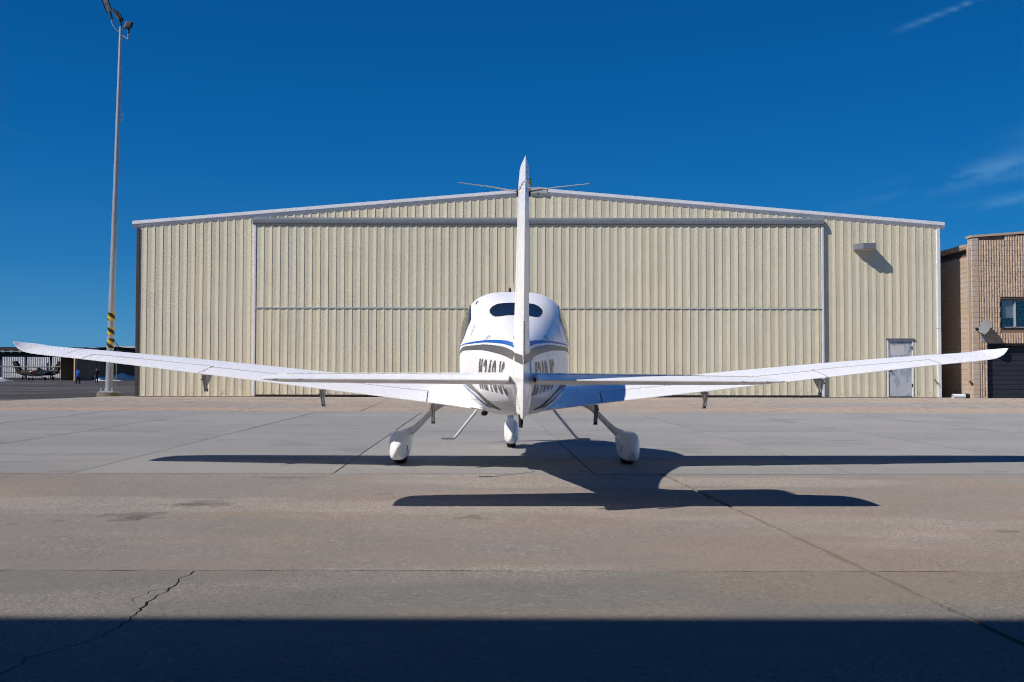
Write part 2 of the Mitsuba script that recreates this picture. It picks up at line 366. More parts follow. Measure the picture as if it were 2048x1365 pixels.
# profile over one 0.3045 m rib: (fraction, depth towards the camera)
PROFILE = ((0, .007), (.06, .007), (.42, .0), (.50, .001), (.86, .0255), (.905, .027), (.93, .007), (1, .007))
def corrugated(x0, x1, zb, zt, yfront, phase=0.0):
    """sheet from x0 to x1 with ribs; zb, zt are functions of x"""
    xs, hs = [], []
    k0 = math.floor((x0 - phase) / PER) - 1
    for k in range(k0, k0 + int((x1 - x0) / PER) + 4):
        for f, h in PROFILE[:-1]:
            xs.append(phase + (k + f) * PER); hs.append(h)
    xs, hs = np.array(xs), np.array(hs)
    inside = (xs > x0 + 1e-4) & (xs < x1 - 1e-4)
    X_ = np.concatenate([[x0], xs[inside], [x1]]); H_ = np.interp(X_, xs, hs)
    nz = 2
    V = []
    for t in np.linspace(0, 1, nz):
        for x, h in zip(X_, H_):
            V.append((x, yfront - h, zb(x) * (1 - t) + zt(x) * t))
    n = len(X_); F = []
    for i in range(nz - 1):
        for j in range(n - 1):
            a_ = i * n + j; F += [(a_, a_ + 1, a_ + n + 1), (a_, a_ + n + 1, a_ + n)]
    b0 = len(V)                                   # back sheet gives the panel its thickness
    V += [(X_[0], yfront + .02, zb(X_[0])), (X_[-1], yfront + .02, zb(X_[-1])), (X_[0], yfront + .02, zt(X_[0])), (X_[-1], yfront + .02, zt(X_[-1]))]
    F += [(b0, b0 + 2, b0 + 1), (b0 + 1, b0 + 2, b0 + 3), (0, n, b0 + 2), (0, b0 + 2, b0), (n - 1, b0 + 1, b0 + 3), (n - 1, b0 + 3, 2 * n - 1)]
    return tm(V, F)
def panels(name, x0, x1, zb, zt, y, ribs=3, seed=0, phase=None):
    r = np.random.default_rng(seed); x = x0; phase = x0 if phase is None else phase
    while x < x1 - .05:
        xe = min(x + ribs * PER, x1)
        if x1 - xe < .12: xe = x1
        off = r.normal(0, .0012)
        add(name, corrugated(x + .0012, xe - .0012, zb, zt, y + off, phase=phase), SID[r.integers(0, 4)], smooth=22)
        x = xe
DL, DR, DZ = -9.70, 11.72, 6.62                     # door leaf left, right, header underside ~
z0 = lambda x: .02
panels(hangar + '__wall_panel', HL + .10, DL - .06, z0, lambda x: roof_z(x) - .20, HD, seed=1)
# personnel door opening in the right bay
PDL, PDR, PDT = 14.23, 15.24, 2.20
panels(hangar + '__wall_panel', DR + .02, PDL - .03, z0, lambda x: roof_z(x) - .20, HD, seed=2, phase=DR)
panels(hangar + '__wall_panel', PDL - .03, PDR + .03, lambda x: PDT + .05, lambda x: roof_z(x) - .20, HD, seed=3, phase=DR)
panels(hangar + '__wall_panel', PDR + .03, HR - .14, z0, lambda x: roof_z(x) - .20, HD, seed=4, phase=DR)
HZ = 6.68
panels(hangar + '__gable_panel', DL - .06, HC, lambda x: HZ + .10, lambda x: max(roof_z(x) - .20, HZ + .12), HD, seed=5)
panels(hangar + '__gable_panel', HC, DR + .30, lambda x: HZ + .10, lambda x: max(roof_z(x) - .20, HZ + .12), HD, seed=6)
# bifold door: two leaves
MID = 3.36
door = hangar + '__bifold_door'
add(door, bx(DL, DR, HD - .112, HD + .05, .06, HZ - .02), 'light_steel', label='wide two leaf bifold door of the hangar')
panels(door + '__door_panel', DL + .02, DR - .02, lambda x: MID + .035, lambda x: HZ - .05, HD - .135, seed=7)
panels(door + '__door_panel', DL + .02, DR - .02, lambda x: .09, lambda x: MID - .035, HD - .135, seed=8)
add(door + '__middle_rail', bx(DL, DR, HD - .175, HD - .115, MID - .026, MID + .026, .010), 'light_steel')
add(door + '__bottom_seal', bx(DL, DR, HD - .16, HD - .06, .005, .085, .01), 'black_seal')
hdr = Polygon([(0, 0), (.17, .0), (.205, .03), (.215, .09), (.20, .19), (.13, .265), (.0, .27)])
def along_x(poly, x0, x1, y, z):
    m = prism(poly, 0, x1 - x0); v = np.array(m.vertices)
    m = tm(np.stack([x0 + v[:, 2], y - v[:, 0], z + v[:, 1]], 1), m.faces); m.fix_normals(); return m
add(hangar + '__door_header', along_x(hdr, DL - .13, DR + .09, HD - .02, HZ - .14), 'grey_steel', smooth=25, label='long blue grey steel header over the bifold door')
add(hangar + '__door_jamb', bx(DL - .10, DL - .005, HD - .175, HD - .014, .02, HZ - .13, .012), 'white_trim')
add(hangar + '__door_jamb', bx(DR + .005, DR + .10, HD - .155, HD - .014, .02, HZ - .13, .012), 'white_trim')
add(hangar + '__corner_trim', bx(HL - .02, HL + .11, HD - .05, HD + .08, 0, roof_z(HL) - .22, .012), 'brown_trim', label='dark brown corner trim at the left end of the front wall')
for z_a, z_b in ((.0, 2.62), (2.63, roof_z(HR) - .22)):
    add(hangar + '__downspout', bx(HR - .135, HR + .005, HD - .075, HD + .05, z_a, z_b, .014), 'white_trim')
# roof, rake trims
def gable_strip(dz0, dz1, y0, y1, xa, xb):
    zz = [(xa, roof_z(xa)), (xb, roof_z(xb))]
    return prism_xz(Polygon([(xa, zz[0][1] + dz0), (xb, zz[1][1] + dz0), (xb, zz[1][1] + dz1), (xa, zz[0][1] + dz1)]), y0, y1)
def rake(xa, xb):
    """a boxed rake trim: lower face, upright face and a wide slanting top edge"""
    prof = [(0, -.215), (-.012, -.21), (-.03, -.185), (-.088, -.085), (-.096, -.07), (-.085, .055), (0, .07)]      # (y, z)
    rings = []
    for x in (xa, xb):
        rings.append(np.array([(x, HD - .002 + y, roof_z(x) + z) for y, z in prof]))
    return loft(rings)
for xa, xb in ((HL - .17, HL + .50), (HL + .505, HC - 7.2), (HC - 7.195, HC - .02), (HC + .02, HC + 7.1), (HC + 7.105, HR - .40), (HR - .395, HR + .17)):
    add(hangar + '__rake_trim', rake(xa, xb), 'white_trim')
add(hangar + '__ridge_cap', prism_xz(Polygon([(HC - .34, RIDGE - .16), (HC, RIDGE - .125), (HC + .34, RIDGE - .16), (HC + .34, RIDGE + .06), (HC, RIDGE + .09), (HC - .34, RIDGE + .06)]), HD - .115, HD - .01), 'light_steel')
roof_poly = Polygon([(HL - .17, roof_z(HL) - .05), (HC, RIDGE - .04), (HR + .17, roof_z(HR) - .05), (HR + .17, roof_z(HR) + .03), (HC, RIDGE + .045), (HL - .17, roof_z(HL) + .03)])
add(hangar + '__roof', prism_xz(roof_poly, HD + .001, HD + DEPTH), 'light_steel')
add(hangar + '__side_wall', bx(HL, HL + .06, HD + .09, HD + DEPTH, 0, roof_z(HL) - .06), SID[1])
add(hangar + '__side_wall', bx(HR - .06, HR - .005, HD + .06, HD + DEPTH, 0, roof_z(HR) - .06), SID[1])
add(hangar + '__back_wall', prism_xz(Polygon([(HL + .06, 0), (HR - .06, 0), (HR - .06, roof_z(HR) - .06), (HC, RIDGE - .05), (HL + .06, roof_z(HL) - .06)]), HD + DEPTH - .1, HD + DEPTH - .04), SID[2])
add(hangar + '__inner_wall', prism_xz(Polygon([(HL + .06, 0), (HR - .06, 0), (HR - .06, roof_z(HR) - .06), (HC, RIDGE - .05), (HL + .06, roof_z(HL) - .06)]), HD + .062, HD + .085), 'brown_trim')
# wall lamp
lp = hangar + '__wall_light'
lamp_top = Polygon([(12.98, HD - .01), (12.98, HD - .22), (13.20, HD - .52), (13.68, HD - .52), (13.70, HD - .01)])
add(lp, prism(lamp_top, 5.60, 5.82), 'grey_steel', label='angular grey wall light high on the right bay')
add(lp + '__lens', prism(lamp_top.buffer(-.05), 5.585, 5.598), 'lens_grey')
# personnel door
pd = hangar + '__personnel_door'
add(pd, bx(PDL + .06, PDR - .06, HD + .01, HD + .05, .05, PDT - .07), 'worn_door', label='weathered white metal personnel door with faded notice')
for q in (bx(PDL, PDL + .055, HD - .03, HD + .06, .02, PDT - .06, .006), bx(PDR - .055, PDR, HD - .03, HD + .06, .02, PDT - .06, .006), bx(PDL, PDR, HD - .03, HD + .06, PDT - .058, PDT, .006)):
    add(pd + '__frame', q, 'white_trim')
add(pd + '__drip_cap', bx(PDL - .03, PDR + .03, HD - .09, HD - .015, PDT + .005, PDT + .045, .006), 'grey_steel')
add(pd + '__threshold', bx(PDL + .02, PDR - .02, HD - .02, HD + .05, .0, .045, .005), 'black_seal')
add(pd + '__notice', bx(PDL + .17, PDL + .65, HD + .002, HD + .0095, 1.62, 1.98), 'old_notice')
add(pd + '__handle', cat_([lathe([(0, 0), (.035, 0), (.035, .02), (.014, .02), (.014, .05), (.03, .055), (.03, .08), (0, .085)], 14, 'y', (0, 0, 0))]).apply_transform(trimesh.transformations.rotation_matrix(math.pi, [0, 0, 1])).apply_translation((PDL + .14, HD + .01, 1.02)), 'black_plastic', smooth=40)
add(pd + '__peephole', lathe([(0, 0), (.03, 0), (.03, .012), (0, .012)], 12, 'y', (PDL + .30, HD - .003, 1.50)), 'black_plastic')
for z in (1.82, .40):
    add(pd + '__hinge', bx(PDR - .085, PDR - .045, HD - .045, HD - .012, z, z + .13, .006), 'black_plastic')
add(hangar + '__hose_tap', cat_([tube([(16.02, HD - .01, .66), (16.02, HD - .09, .66), (16.05, HD - .12, .60), (16.12, HD - .125, .53)], .022, 8), tube([(15.97, HD - .10, .70), (16.05, HD - .10, .70)], .014, 6)]), 'bracket_grey', smooth=40, label='small metal tap at the right foot of the wall')

# ------------------------------------------------------------------ split-face block building on the right
BD, BX = 37.8, 17.30
BZ0 = -.075
block_bld = thing('block_building', 'tan ribbed split face block building with dark garage door beside the hangar', 'building')
par_z = lambda x: 6.10 + (x - BX) * .075
BR = 24.0
wz0, wz1 = 2.62, 3.72                                # window sill and head (z)
WX0, WX1 = 18.38, 20.3
GX0, GX1, GZ = 17.86, 21.2, 2.03
# backing wall with openings (joints are recessed to it)
def rects_minus(outer, holes):
    g = outer
    for h in holes: g = g.difference(h)
    return g
fw = block_bld + '__front_wall'
outer = Polygon([(BX + .24, BZ0), (BR, BZ0), (BR, par_z(BR) - .06), (BX + .24, par_z(BX) - .06)])
add(fw, prism_xz(rects_minus(outer, [sbox(WX0, wz0, WX1, wz1), sbox(GX0, BZ0 - 1, GX1, GZ)]), BD + .012, BD + .30), 'mortar')
def fluted(w, h, seed):
    r = np.random.default_rng(seed); n = max(1, int(round(w / .0985))); fw_ = w / n; pts = [(0, 0)]
    for i in range(n):
        x = i * fw_; j = lambda: r.normal(0, .002)
        pts += [(x + .020, 0), (x + .026, -.020 + j()), (x + .038, -.032 + j()), (x + .062, -.033 + j()), (x + .078, -.024 + j()), (x + .084, 0)]
    pts.append((w, 0)); pts += [(w, .05), (0, .05)]
    return prism(Polygon(pts), 0, h)
CW, CHH = .394, .194
flut = [mikit.ply(fluted(CW - .005, CHH - .006, i), f'split_block_{"abc"[i % 3]}') for i in range(5)]
flut_half = [mikit.ply(fluted(CW / 2 - .005, CHH - .006, 20 + i), f'split_block_{"abc"[i % 3]}') for i in range(3)]
rest = []
zi = 0; z = BZ0 + .004
while z < 6.6:
    x = BX + .26; first = True
    while x < BR - .2:
        half = (zi % 2 == 1 and first); w = CW / 2 if half else CW; first = False
        def hits(xa, xb): return xb > xa
        cx0, cx1 = x, x + w
        top_ok = z + CHH < par_z(cx0 + w / 2) - .05
        for hx0, hx1, hz0, hz1 in ((WX0, WX1, wz0, wz1), (GX0, GX1, -1, GZ)):
            if z + CHH > hz0 + .02 and z < hz1 - .02 and cx1 > hx0 and cx0 < hx1:
                if cx0 < hx0 - .06: cx1 = hx0
                elif cx1 > hx1 + .06: cx0 = hx1
                else: cx1 = cx0
        if top_ok and cx1 - cx0 > .05:
            if cx0 < 19.6:
                if abs(cx1 - cx0 - CW) < .01: sh = dict(flut[(zi * 3 + int(cx0 * 7)) % 5])
                elif abs(cx1 - cx0 - CW / 2) < .01: sh = dict(flut_half[(zi + int(cx0 * 7)) % 3])
                else: sh = mikit.ply(fluted(cx1 - cx0 - .005, CHH - .006, zi), 'split_block_a')
                sh['to_world'] = T().translate([cx0 + .0025, BD + .003 * ((zi * 5 + int(cx0 * 11)) % 3 - 1) - .008, z])
                add(fw + '__block', sh, None)
            else:
                mm = fluted(cx1 - cx0 - .005, CHH - .006, zi); mm.apply_translation((cx0, BD - .008, z)); rest.append(mm)
        x += w
    z += CHH; zi += 1
add(fw + '__far_blocks', cat_(rest), 'split_block_b', kind='stuff')
# smooth corner pilaster, side wall of plain blocks
pil = block_bld + '__corner_pier'
zz = BZ0; k = 0
while zz < par_z(BX) - .08:
    h = min(CHH, par_z(BX) - .06 - zz)
    add(pil + '__block' if pil in scene else pil, bx(BX - .002, BX + .245, BD - .045, BD + .33, zz + .003, zz + h - .003, .006), 'smooth_block'); zz += CHH; k += 1
sw = block_bld + '__side_wall'
SZT = 5.42
add(sw, bx(BX + .03, BX + .28, BD + .34, BD + 26, BZ0, SZT), 'mortar')
side_blk = [mikit.ply(bx(0, .05, 0, CW - .007, 0, CHH - .007, .004), 'smooth_block')]
srest = []
k = 0; z = BZ0
while z < SZT - .1:
    y = BD + .335 + (CW / 2 if k % 2 else 0)
    if k % 2: add(sw + '__block', bx(BX + .012, BX + .05, BD + .335, BD + .335 + CW / 2 - .007, z, z + CHH - .007, .004), 'smooth_block')
    while y < BD + 26:
        if y < BD + 3.0:
            sh = dict(side_blk[0]); sh['to_world'] = T().translate([BX + .012 + .002 * ((k * 7 + int(y * 5)) % 2), y, z]); add(sw + '__block', sh, None)
        y += CW
    z += CHH; k += 1
# fascia / eave of the side roof and parapet cap
ev = Polygon([(-.10, 0), (.10, 0), (.10, .18), (-.14, .18), (-.14, .10)])
def along_y(poly, y0, y1, x, z0_, slope=0.):
    m = prism(poly, 0, y1 - y0); v = np.array(m.vertices)
    m = tm(np.stack([x + v[:, 0], y0 + v[:, 2], z0_ + v[:, 1] + slope * v[:, 2]], 1), m.faces); m.fix_normals(); return m
add(block_bld + '__end_wall', bx(BR - .28, BR - .01, BD + .302, BD + 26, BZ0, SZT + .17), 'smooth_block')
add(block_bld + '__back_wall', bx(BX + .29, BR - .29, BD + 25.7, BD + 26, BZ0, SZT + .17), 'smooth_block')
add(block_bld + '__eave_gutter', along_y(ev, BD + .34, BD + 26, BX + .02, SZT + .22), 'tan_paint')
add(block_bld + '__soffit_board', bx(BX + .06, BX + .30, BD + .34, BD + 26, SZT + .002, SZT + .36), 'brown_trim')
add(block_bld + '__flat_roof', bx(BX + .30, BR - .02, BD + .32, BD + 26, SZT + .18, SZT + .34), 'tan_paint')
cap = Polygon([(BX - .05, par_z(BX) - .06), (BR, par_z(BR) - .06), (BR, par_z(BR) + .02), (BX - .05, par_z(BX) + .02)])
add(block_bld + '__parapet_cap', prism_xz(cap, BD - .075, BD + .36), 'tan_paint')
ds = block_bld + '__downspout'
add(ds, cat_([bx(BX - .115, BX - .006, BD + .06, BD + .17, .62, SZT + .26, .012)]), 'tan_paint', label='square tan downspout at the corner of the block building')
add(ds + '__outlet', hull_spheres([(BX - .06, BD + .10, .62), (BX - .06, BD - .02, .56)], [.05, .045]), 'brown_trim', smooth=40)
add(block_bld + '__corner_return', bx(BX - .004, BX + .03, BD + .332, BD + .34, BZ0, SZT), 'smooth_block')
# window
wn = block_bld + '__window'
add(wn, cat_([bx(WX1 - .055, WX1 - .002, BD + .052, BD + .118, wz0 + .062, wz1 - .062), bx(WX0 + .005, WX1, BD + .05, BD + .12, wz1 - .06, wz1 - .004), bx(WX0 + .005, WX1, BD + .05, BD + .12, wz0 + .004, wz0 + .06), bx(WX0 + .005, WX0 + .06, BD + .05, BD + .12, wz0 + .06, wz1 - .06)]), 'light_steel', label='sliding window with pale metal frame above the garage door')
add(wn + '__outer_trim', cat_([bx(WX0 + .002, WX1, BD - .03, BD + .048, wz1 - .05, wz1 - .002), bx(WX0 + .002, WX0 + .035, BD - .03, BD + .048, wz0 + .002, wz1 - .052), bx(WX0 + .002, WX1, BD - .03, BD + .048, wz0 + .002, wz0 + .03)]), 'black_paint')
add(wn + '__mullion', bx(WX0 + .52, WX0 + .585, BD + .035, BD + .10, wz0 + .062, wz1 - .062), 'light_steel')
add(wn + '__pane', bx(WX0 + .062, WX0 + .518, BD + .08, BD + .084, wz0 + .062, wz1 - .062), 'pane')
add(wn + '__pane', bx(WX0 + .587, WX1, BD + .08, BD + .084, wz0 + .062, wz1 - .062), 'pane')
add(wn + '__room', cat_([bx(WX0, WX1, BD + 1.6, BD + 1.65, wz0 - .3, wz1 + .3), bx(WX0 - .3, WX1, BD + .31, BD + 1.6, wz0 - .35, wz0 - .3), bx(WX0 - .3, WX1, BD + .31, BD + 1.6, wz1 + .3, wz1 + .35), bx(WX0 - .35, WX0 - .3, BD + .31, BD + 1.6, wz0 - .3, wz1 + .3), bx(WX1 + .02, WX1 + .07, BD + .31, BD + 1.6, wz0 - .3, wz1 + .3)]), 'dark_room')
add(wn + '__blind', bx(WX0 + .065, WX0 + .515, BD + .11, BD + .118, wz0 + .40, wz1 - .07), 'dish_grey')
# garage door: horizontal ribs
gd = block_bld + '__garage_door'
add(gd, bx(GX0 - .05, GX1 + .05, BD + .19, BD + .25, BZ0, GZ + .05), 'black_paint', label='dark blue grey sectional garage door')
z = BZ0 + .02
while z < GZ - .02:
    add(gd + '__slat', bx(GX0 + .005, GX1 - .005, BD + .145, BD + .188, z, min(z + .175, GZ - .01), .012), 'dark_door'); z += .183
add(block_bld + '__garage_header', bx(GX0 + .004, GX1 - .004, BD - .02, BD + .14, GZ - .075, GZ - .004), 'black_paint')
# satellite dish on the wall
dish = thing('satellite_dish', 'grey satellite dish on bracket above the garage door corner', 'satellite dish')
nrm = np.array([-.86, -.30, .30]); nrm /= np.linalg.norm(nrm); C = np.array([17.66, BD - .30, 2.66])
def orient(n_):
    a_ = np.cross([0, 0, 1.0], n_); a_ /= np.linalg.norm(a_); b_ = np.cross(n_, a_); M = np.eye(4); M[:3, 0], M[:3, 1], M[:3, 2] = a_, b_, n_; return M
pr = [(0, 0)] + [(r_, .42 * r_ * r_) for r_ in np.linspace(.05, .27, 8)] + [(.275, .031), (.27, .020)] + [(r_, .42 * r_ * r_ - .012) for r_ in np.linspace(.26, .04, 7)] + [(0, -.012)]
dm = trimesh.creation.revolve(np.array(pr), sections=36); v = np.array(dm.vertices); v[:, 1] *= 1.12; dm = tm(v, dm.faces); dm.merge_vertices(); dm.update_faces(dm.nondegenerate_faces()); dm.fix_normals()
M = orient(nrm); M[:3, 3] = C; dm.apply_transform(M)
add(dish + '__reflector', dm, 'dish_grey', smooth=35)
low = C - M[:3, 1] * .29
lnb = C + nrm * .40 - M[:3, 1] * .20
add(dish + '__arm', tube([low + nrm * .02, low + nrm * .2 - M[:3, 1] * .02, lnb + [0, 0, -.06]], .016, 8), 'black_plastic', smooth=40)
add(dish + '__receiver', hull_spheres([lnb, lnb - nrm * .11, lnb + [0, 0, -.06]], [.04, .03, .025]), 'black_plastic', smooth=40)
foot = np.array([17.72, BD - .03, 2.18])
add(dish + '__mount', cat_([tube([C - nrm * .03, C - nrm * .09 + [0, 0, -.12], foot + [-.06, -.14, .16], foot + [0, 0, .06]], .022, 8), tube([C - nrm * .05 + [0, 0, -.16], foot + [.14, -.02, .0]], .012, 6), bx(foot[0] - .09, foot[0] + .09, BD - .045, BD - .032, foot[2] - .06, foot[2] + .16)]), 'galvanised', smooth=40)
# pipe piece lying in the gap
pp = thing('fallen_pipe', 'short white drain pipe lying on the ground between the two buildings', 'pipe')
pm = lathe([(.075, 0), (.09, 0), (.09, .62), (.075, .62), (.075, 0)], 20, 'x'); add(pp + '__pipe', pm.apply_translation((16.52, BD - .02, .065)), 'white_trim', smooth=40)
add(pp + '__sleeve', lathe([(.092, 0), (.104, 0), (.104, .15), (.092, .15), (.092, 0)], 20, 'x').apply_translation((16.98, BD - .02, .065)), 'black_plastic', smooth=40)

# ------------------------------------------------------------------ the hangar behind the photographer (casts the foreground shade)
SH_D = 4.13; SHY = -.7
SHH = (SH_D - SHY) / (-SUN[1] / SUN[2])
near_h = thing('near_hangar', 'tall brown metal hangar behind the camera whose shade crosses the foreground', 'hangar')
add(near_h + '__wall', bx(-60, 10, SHY - .35, SHY, 0, SHH - .4), 'brown_wall')
add(near_h + '__roof', bx(-60, 10, SHY - 30, SHY - .002, SHH - .395, SHH), 'light_steel')

# ------------------------------------------------------------------ light pole
lpole = thing('light_pole', 'tall grey floodlight pole with yellow and black bands at its foot', 'light pole')
P0, P1 = np.array([-16.4, 41.0, -.02]), np.array([-16.10, 41.0, 15.22])
def on_pole(z): return P0 + (P1 - P0) * (z - P0[2]) / (P1[2] - P0[2])
pole_r = lambda z: .150 - .085 * z / 15.2
add(lpole + '__pole', tube([on_pole(z) for z in np.linspace(.06, 15.1, 12)], [pole_r(z) for z in np.linspace(.06, 15.1, 12)], 24), 'galvanised', smooth=40)
for za, zb in ((1.90, 2.28), (2.42, 2.74), (3.02, 3.34)):
    add(lpole + '__warning_band', tube([on_pole(za), on_pole(zb)], [pole_r(za) + .004, pole_r(zb) + .004], 24), 'hazard_tape', smooth=40)
add(lpole + '__base_plate', bx(P0[0] - .30, P0[0] + .30, 40.70, 41.30, .10, .15, .01), 'galvanised')
for sx in (-1, 1):
    for sy in (-1, 1):
        add(lpole + '__bolt', lathe([(0, 0), (.035, 0), (.035, .10), (.02, .12), (0, .12)], 6, 'z', (P0[0] + sx * .23, 41 + sy * .23, .15)), 'galvanised')
add(lpole + '__footing', lathe([(0, -.1), (.48, -.1), (.46, .085), (.40, .099), (0, .099)], 20, 'z', (P0[0], 41, 0)), 'near_concrete', smooth=30)
add(lpole + '__junction_box', bx(P0[0] + .22, P0[0] + .46, 40.85, 41.05, 1.36, 1.76, .015), 'light_steel')
add(lpole + '__conduit', tube([(P0[0] + .30, 40.95, .1), (P0[0] + .32, 40.95, .7), (P0[0] + .31, 40.95, 1.36)], .022, 8), 'bracket_grey', smooth=40)
add(lpole + '__cable', tube([(P0[0] + .34, 40.9, 1.76), (P0[0] + .40, 40.9, 1.95), (P0[0] + .30, 40.92, 2.1), (P0[0] + .20, 40.95, 2.25)], .015, 6), 'black_plastic', smooth=40)
add(lpole + '__step_hook', tube([on_pole(11.3) + [.1, 0, .25], on_pole(11.3) + [.22, -.02, .2], on_pole(11.3) + [.24, -.02, 0], on_pole(11.3) + [.1, -.02, -.12]], .018, 6), 'bracket_grey', smooth=40)
top = on_pole(14.9)
def flood(center, face, roll, w=.36, h=.42, dep=.09, lens=True):
    f_ = np.asarray(face, float); f_ /= np.linalg.norm(f_); M_ = orient(f_) @ trimesh.transformations.rotation_matrix(math.radians(roll or 0), [0, 0, 1]); M_[:3, 3] = center
    k = lpole + '__floodlight'; kk = key_for(k)
    body = bx(-w / 2, w / 2, -h / 2, h / 2, -dep, 0, .02); fins = [bx(-w / 2 + .03 + i * .05, -w / 2 + .045 + i * .05, -h / 2 + .04, h / 2 - .04, -dep - .045, -dep + .01) for i in range(int(w / .05) - 1)]
    b_ = cat_([body] + fins); b_.apply_transform(M_); scene[kk] = mikit.ply(b_, 'black_plastic')
    if lens:
        for sgn in (-1, 1):
            l_ = bx(-w / 2 + .04, w / 2 - .04, min(sgn * .012, sgn * (h / 2 - .03)), max(sgn * .012, sgn * (h / 2 - .03)), .001, .008); l_.apply_transform(M_); add(kk + '__lens', l_, 'lens_grey')
L1 = top + [-.42, -.05, .62]
add(lpole + '__arm', tube([top + [0, 0, -.05], top + [-.22, -.02, .10], top + [-.32, -.03, .28], top + [-.35, -.03, .36], top + [-.36, -.03, .55]], .022, 8), 'galvanised', smooth=40)
add(lpole + '__arm', tube([top + [0, 0, -.10], top + [.18, -.02, -.22], top + [.30, -.03, -.31], top + [.32, -.03, -.28], top + [.32, -.03, -.05]], .022, 8), 'galvanised', smooth=40)
add(lpole + '__arm', tube([top + [.0, 0, .1], top + [.03, 0, .28], top + [.02, 0, .40]], .028, 8), 'black_plastic', smooth=40)
flood(top + [-.60, -.02, 1.16], (.40, -.75, -.52), 24, .26, .70)
flood(top + [-.20, .06, .68], (-.80, .10, -.60), 0, .30, .56)
flood(top + [.33, .02, .25], (.15, .88, -.38), 6, .34, .32, lens=False)
for q in (tube([top + [-.36, -.03, .52], top + [-.44, -.03, .84]], .045, 8), tube([top + [.32, -.03, -.06], top + [.33, .0, .12]], .045, 8), tube([top + [.02, 0, .30], top + [-.06, .03, .48]], .05, 8)):
    add(lpole + '__bracket', q, 'black_plastic', smooth=40)

# ------------------------------------------------------------------ the aircraft (local: x right, y = distance along it, z up)
YAW, AROLL = math.radians(.84), math.radians(.27)
def place_air(m):
    v = np.array(m.vertices, float)
    x, y, z = v[:, 0], v[:, 1] - 7.0, v[:, 2]
    x, z = x * math.cos(AROLL) + z * math.sin(AROLL), -x * math.sin(AROLL) + z * math.cos(AROLL)
    z = z - .006
    X_, Y_ = x * math.cos(YAW) - y * math.sin(YAW), x * math.sin(YAW) + y * math.cos(YAW)
    return tm(np.stack([X_ + .082, Y_ + 7.0, z], 1), m.faces)
AS = .935                                           # the airframe drawings above are for a slightly larger airplane farther off
place_gear = place_air
def place_air(m):
    m = place_gear(m); v = np.array(m.vertices); v = v * AS + [0, 0, 1 - AS]; return tm(v, m.faces)
plane = thing('light_airplane', 'white low wing single engine airplane with blue and taupe stripes seen from behind', 'airplane')
def air(name, m, mat, smooth=35, label=None, gear=False, **kw): return add(plane + '__' + name, (place_gear if gear else place_air)(m), mat, smooth=smooth, label=label, **kw)

FT = np.array([  # d, half width, bottom, widest, top, n top, n bottom
    (7.60, .070, .800, 1.00, 1.180, 2.1, 2.1), (8.2, .122, .735, .985, 1.245, 2.1, 2.1), (9.0, .250, .655, .975, 1.335, 2.15, 2.2), (9.6, .360, .600, .975, 1.455, 2.3, 2.3),
    (10.2, .468, .560, .985, 1.625, 2.6, 2.4), (10.7, .552, .535, 1.02, 1.79, 3.2, 2.5), (11.2, .602, .52, 1.08, 1.88, 3.3, 2.6), (11.6, .620, .515, 1.12, 1.908, 3.1, 2.6),
    (12.1, .622, .51, 1.14, 1.905, 2.9, 2.6), (12.6, .616, .51, 1.10, 1.80, 2.7, 2.6), (13.0, .60, .51, 1.05, 1.62, 2.6, 2.6), (13.3, .58, .52, 1.02, 1.47, 2.6, 2.6),
    (13.7, .55, .54, 1.0, 1.40, 2.5, 2.5), (14.3, .49, .60, 1.0, 1.34, 2.4, 2.4), (14.65, .40, .70, 1.02, 1.27, 2.2, 2.2), (14.82, .25, .85, 1.04, 1.20, 2.0, 2.0)])
FI = [PchipInterpolator(FT[:, 0], FT[:, k]) for k in range(1, 7)]
DGRID = np.linspace(7.6, 14.82, 1500); FGRID = [f(DGRID) for f in FI]
def fus(d): return [np.interp(d, DGRID, g) for g in FGRID]
def ring(d, n=64):
    a_, zb, zc, zt, nt, nb = fus(d); th = np.linspace(0, 2 * np.pi, n, endpoint=False); c, s_ = np.cos(th), np.sin(th)
    ex = np.where(s_ >= 0, nt, nb); h = np.where(s_ >= 0, zt - zc, zc - zb)
    return np.stack([a_ * np.sign(c) * np.abs(c) ** (2 / ex), np.full(n, d), zc + h * np.sign(s_) * np.abs(s_) ** (2 / ex)], 1)
def side_x(d, z):
    a_, zb, zc, zt, nt, nb = fus(d); up = z >= zc
    q = np.clip(np.abs(z - zc) / np.where(up, zt - zc, zc - zb), 0, .9995); ex = np.where(up, nt, nb)
    return a_ * (1 - q ** ex) ** (1 / ex)
def top_z(d, x):
    a_, zb, zc, zt, nt, nb = fus(d); q = np.clip(np.abs(x) / a_, 0, .9995)
    return zc + (zt - zc) * (1 - q ** nt) ** (1 / nt)
body = loft([ring(d) for d in np.concatenate([np.linspace(7.60, 14.6, 72), np.linspace(14.65, 14.82, 5)])])
F_ = air('fuselage', body, 'aircraft_white')

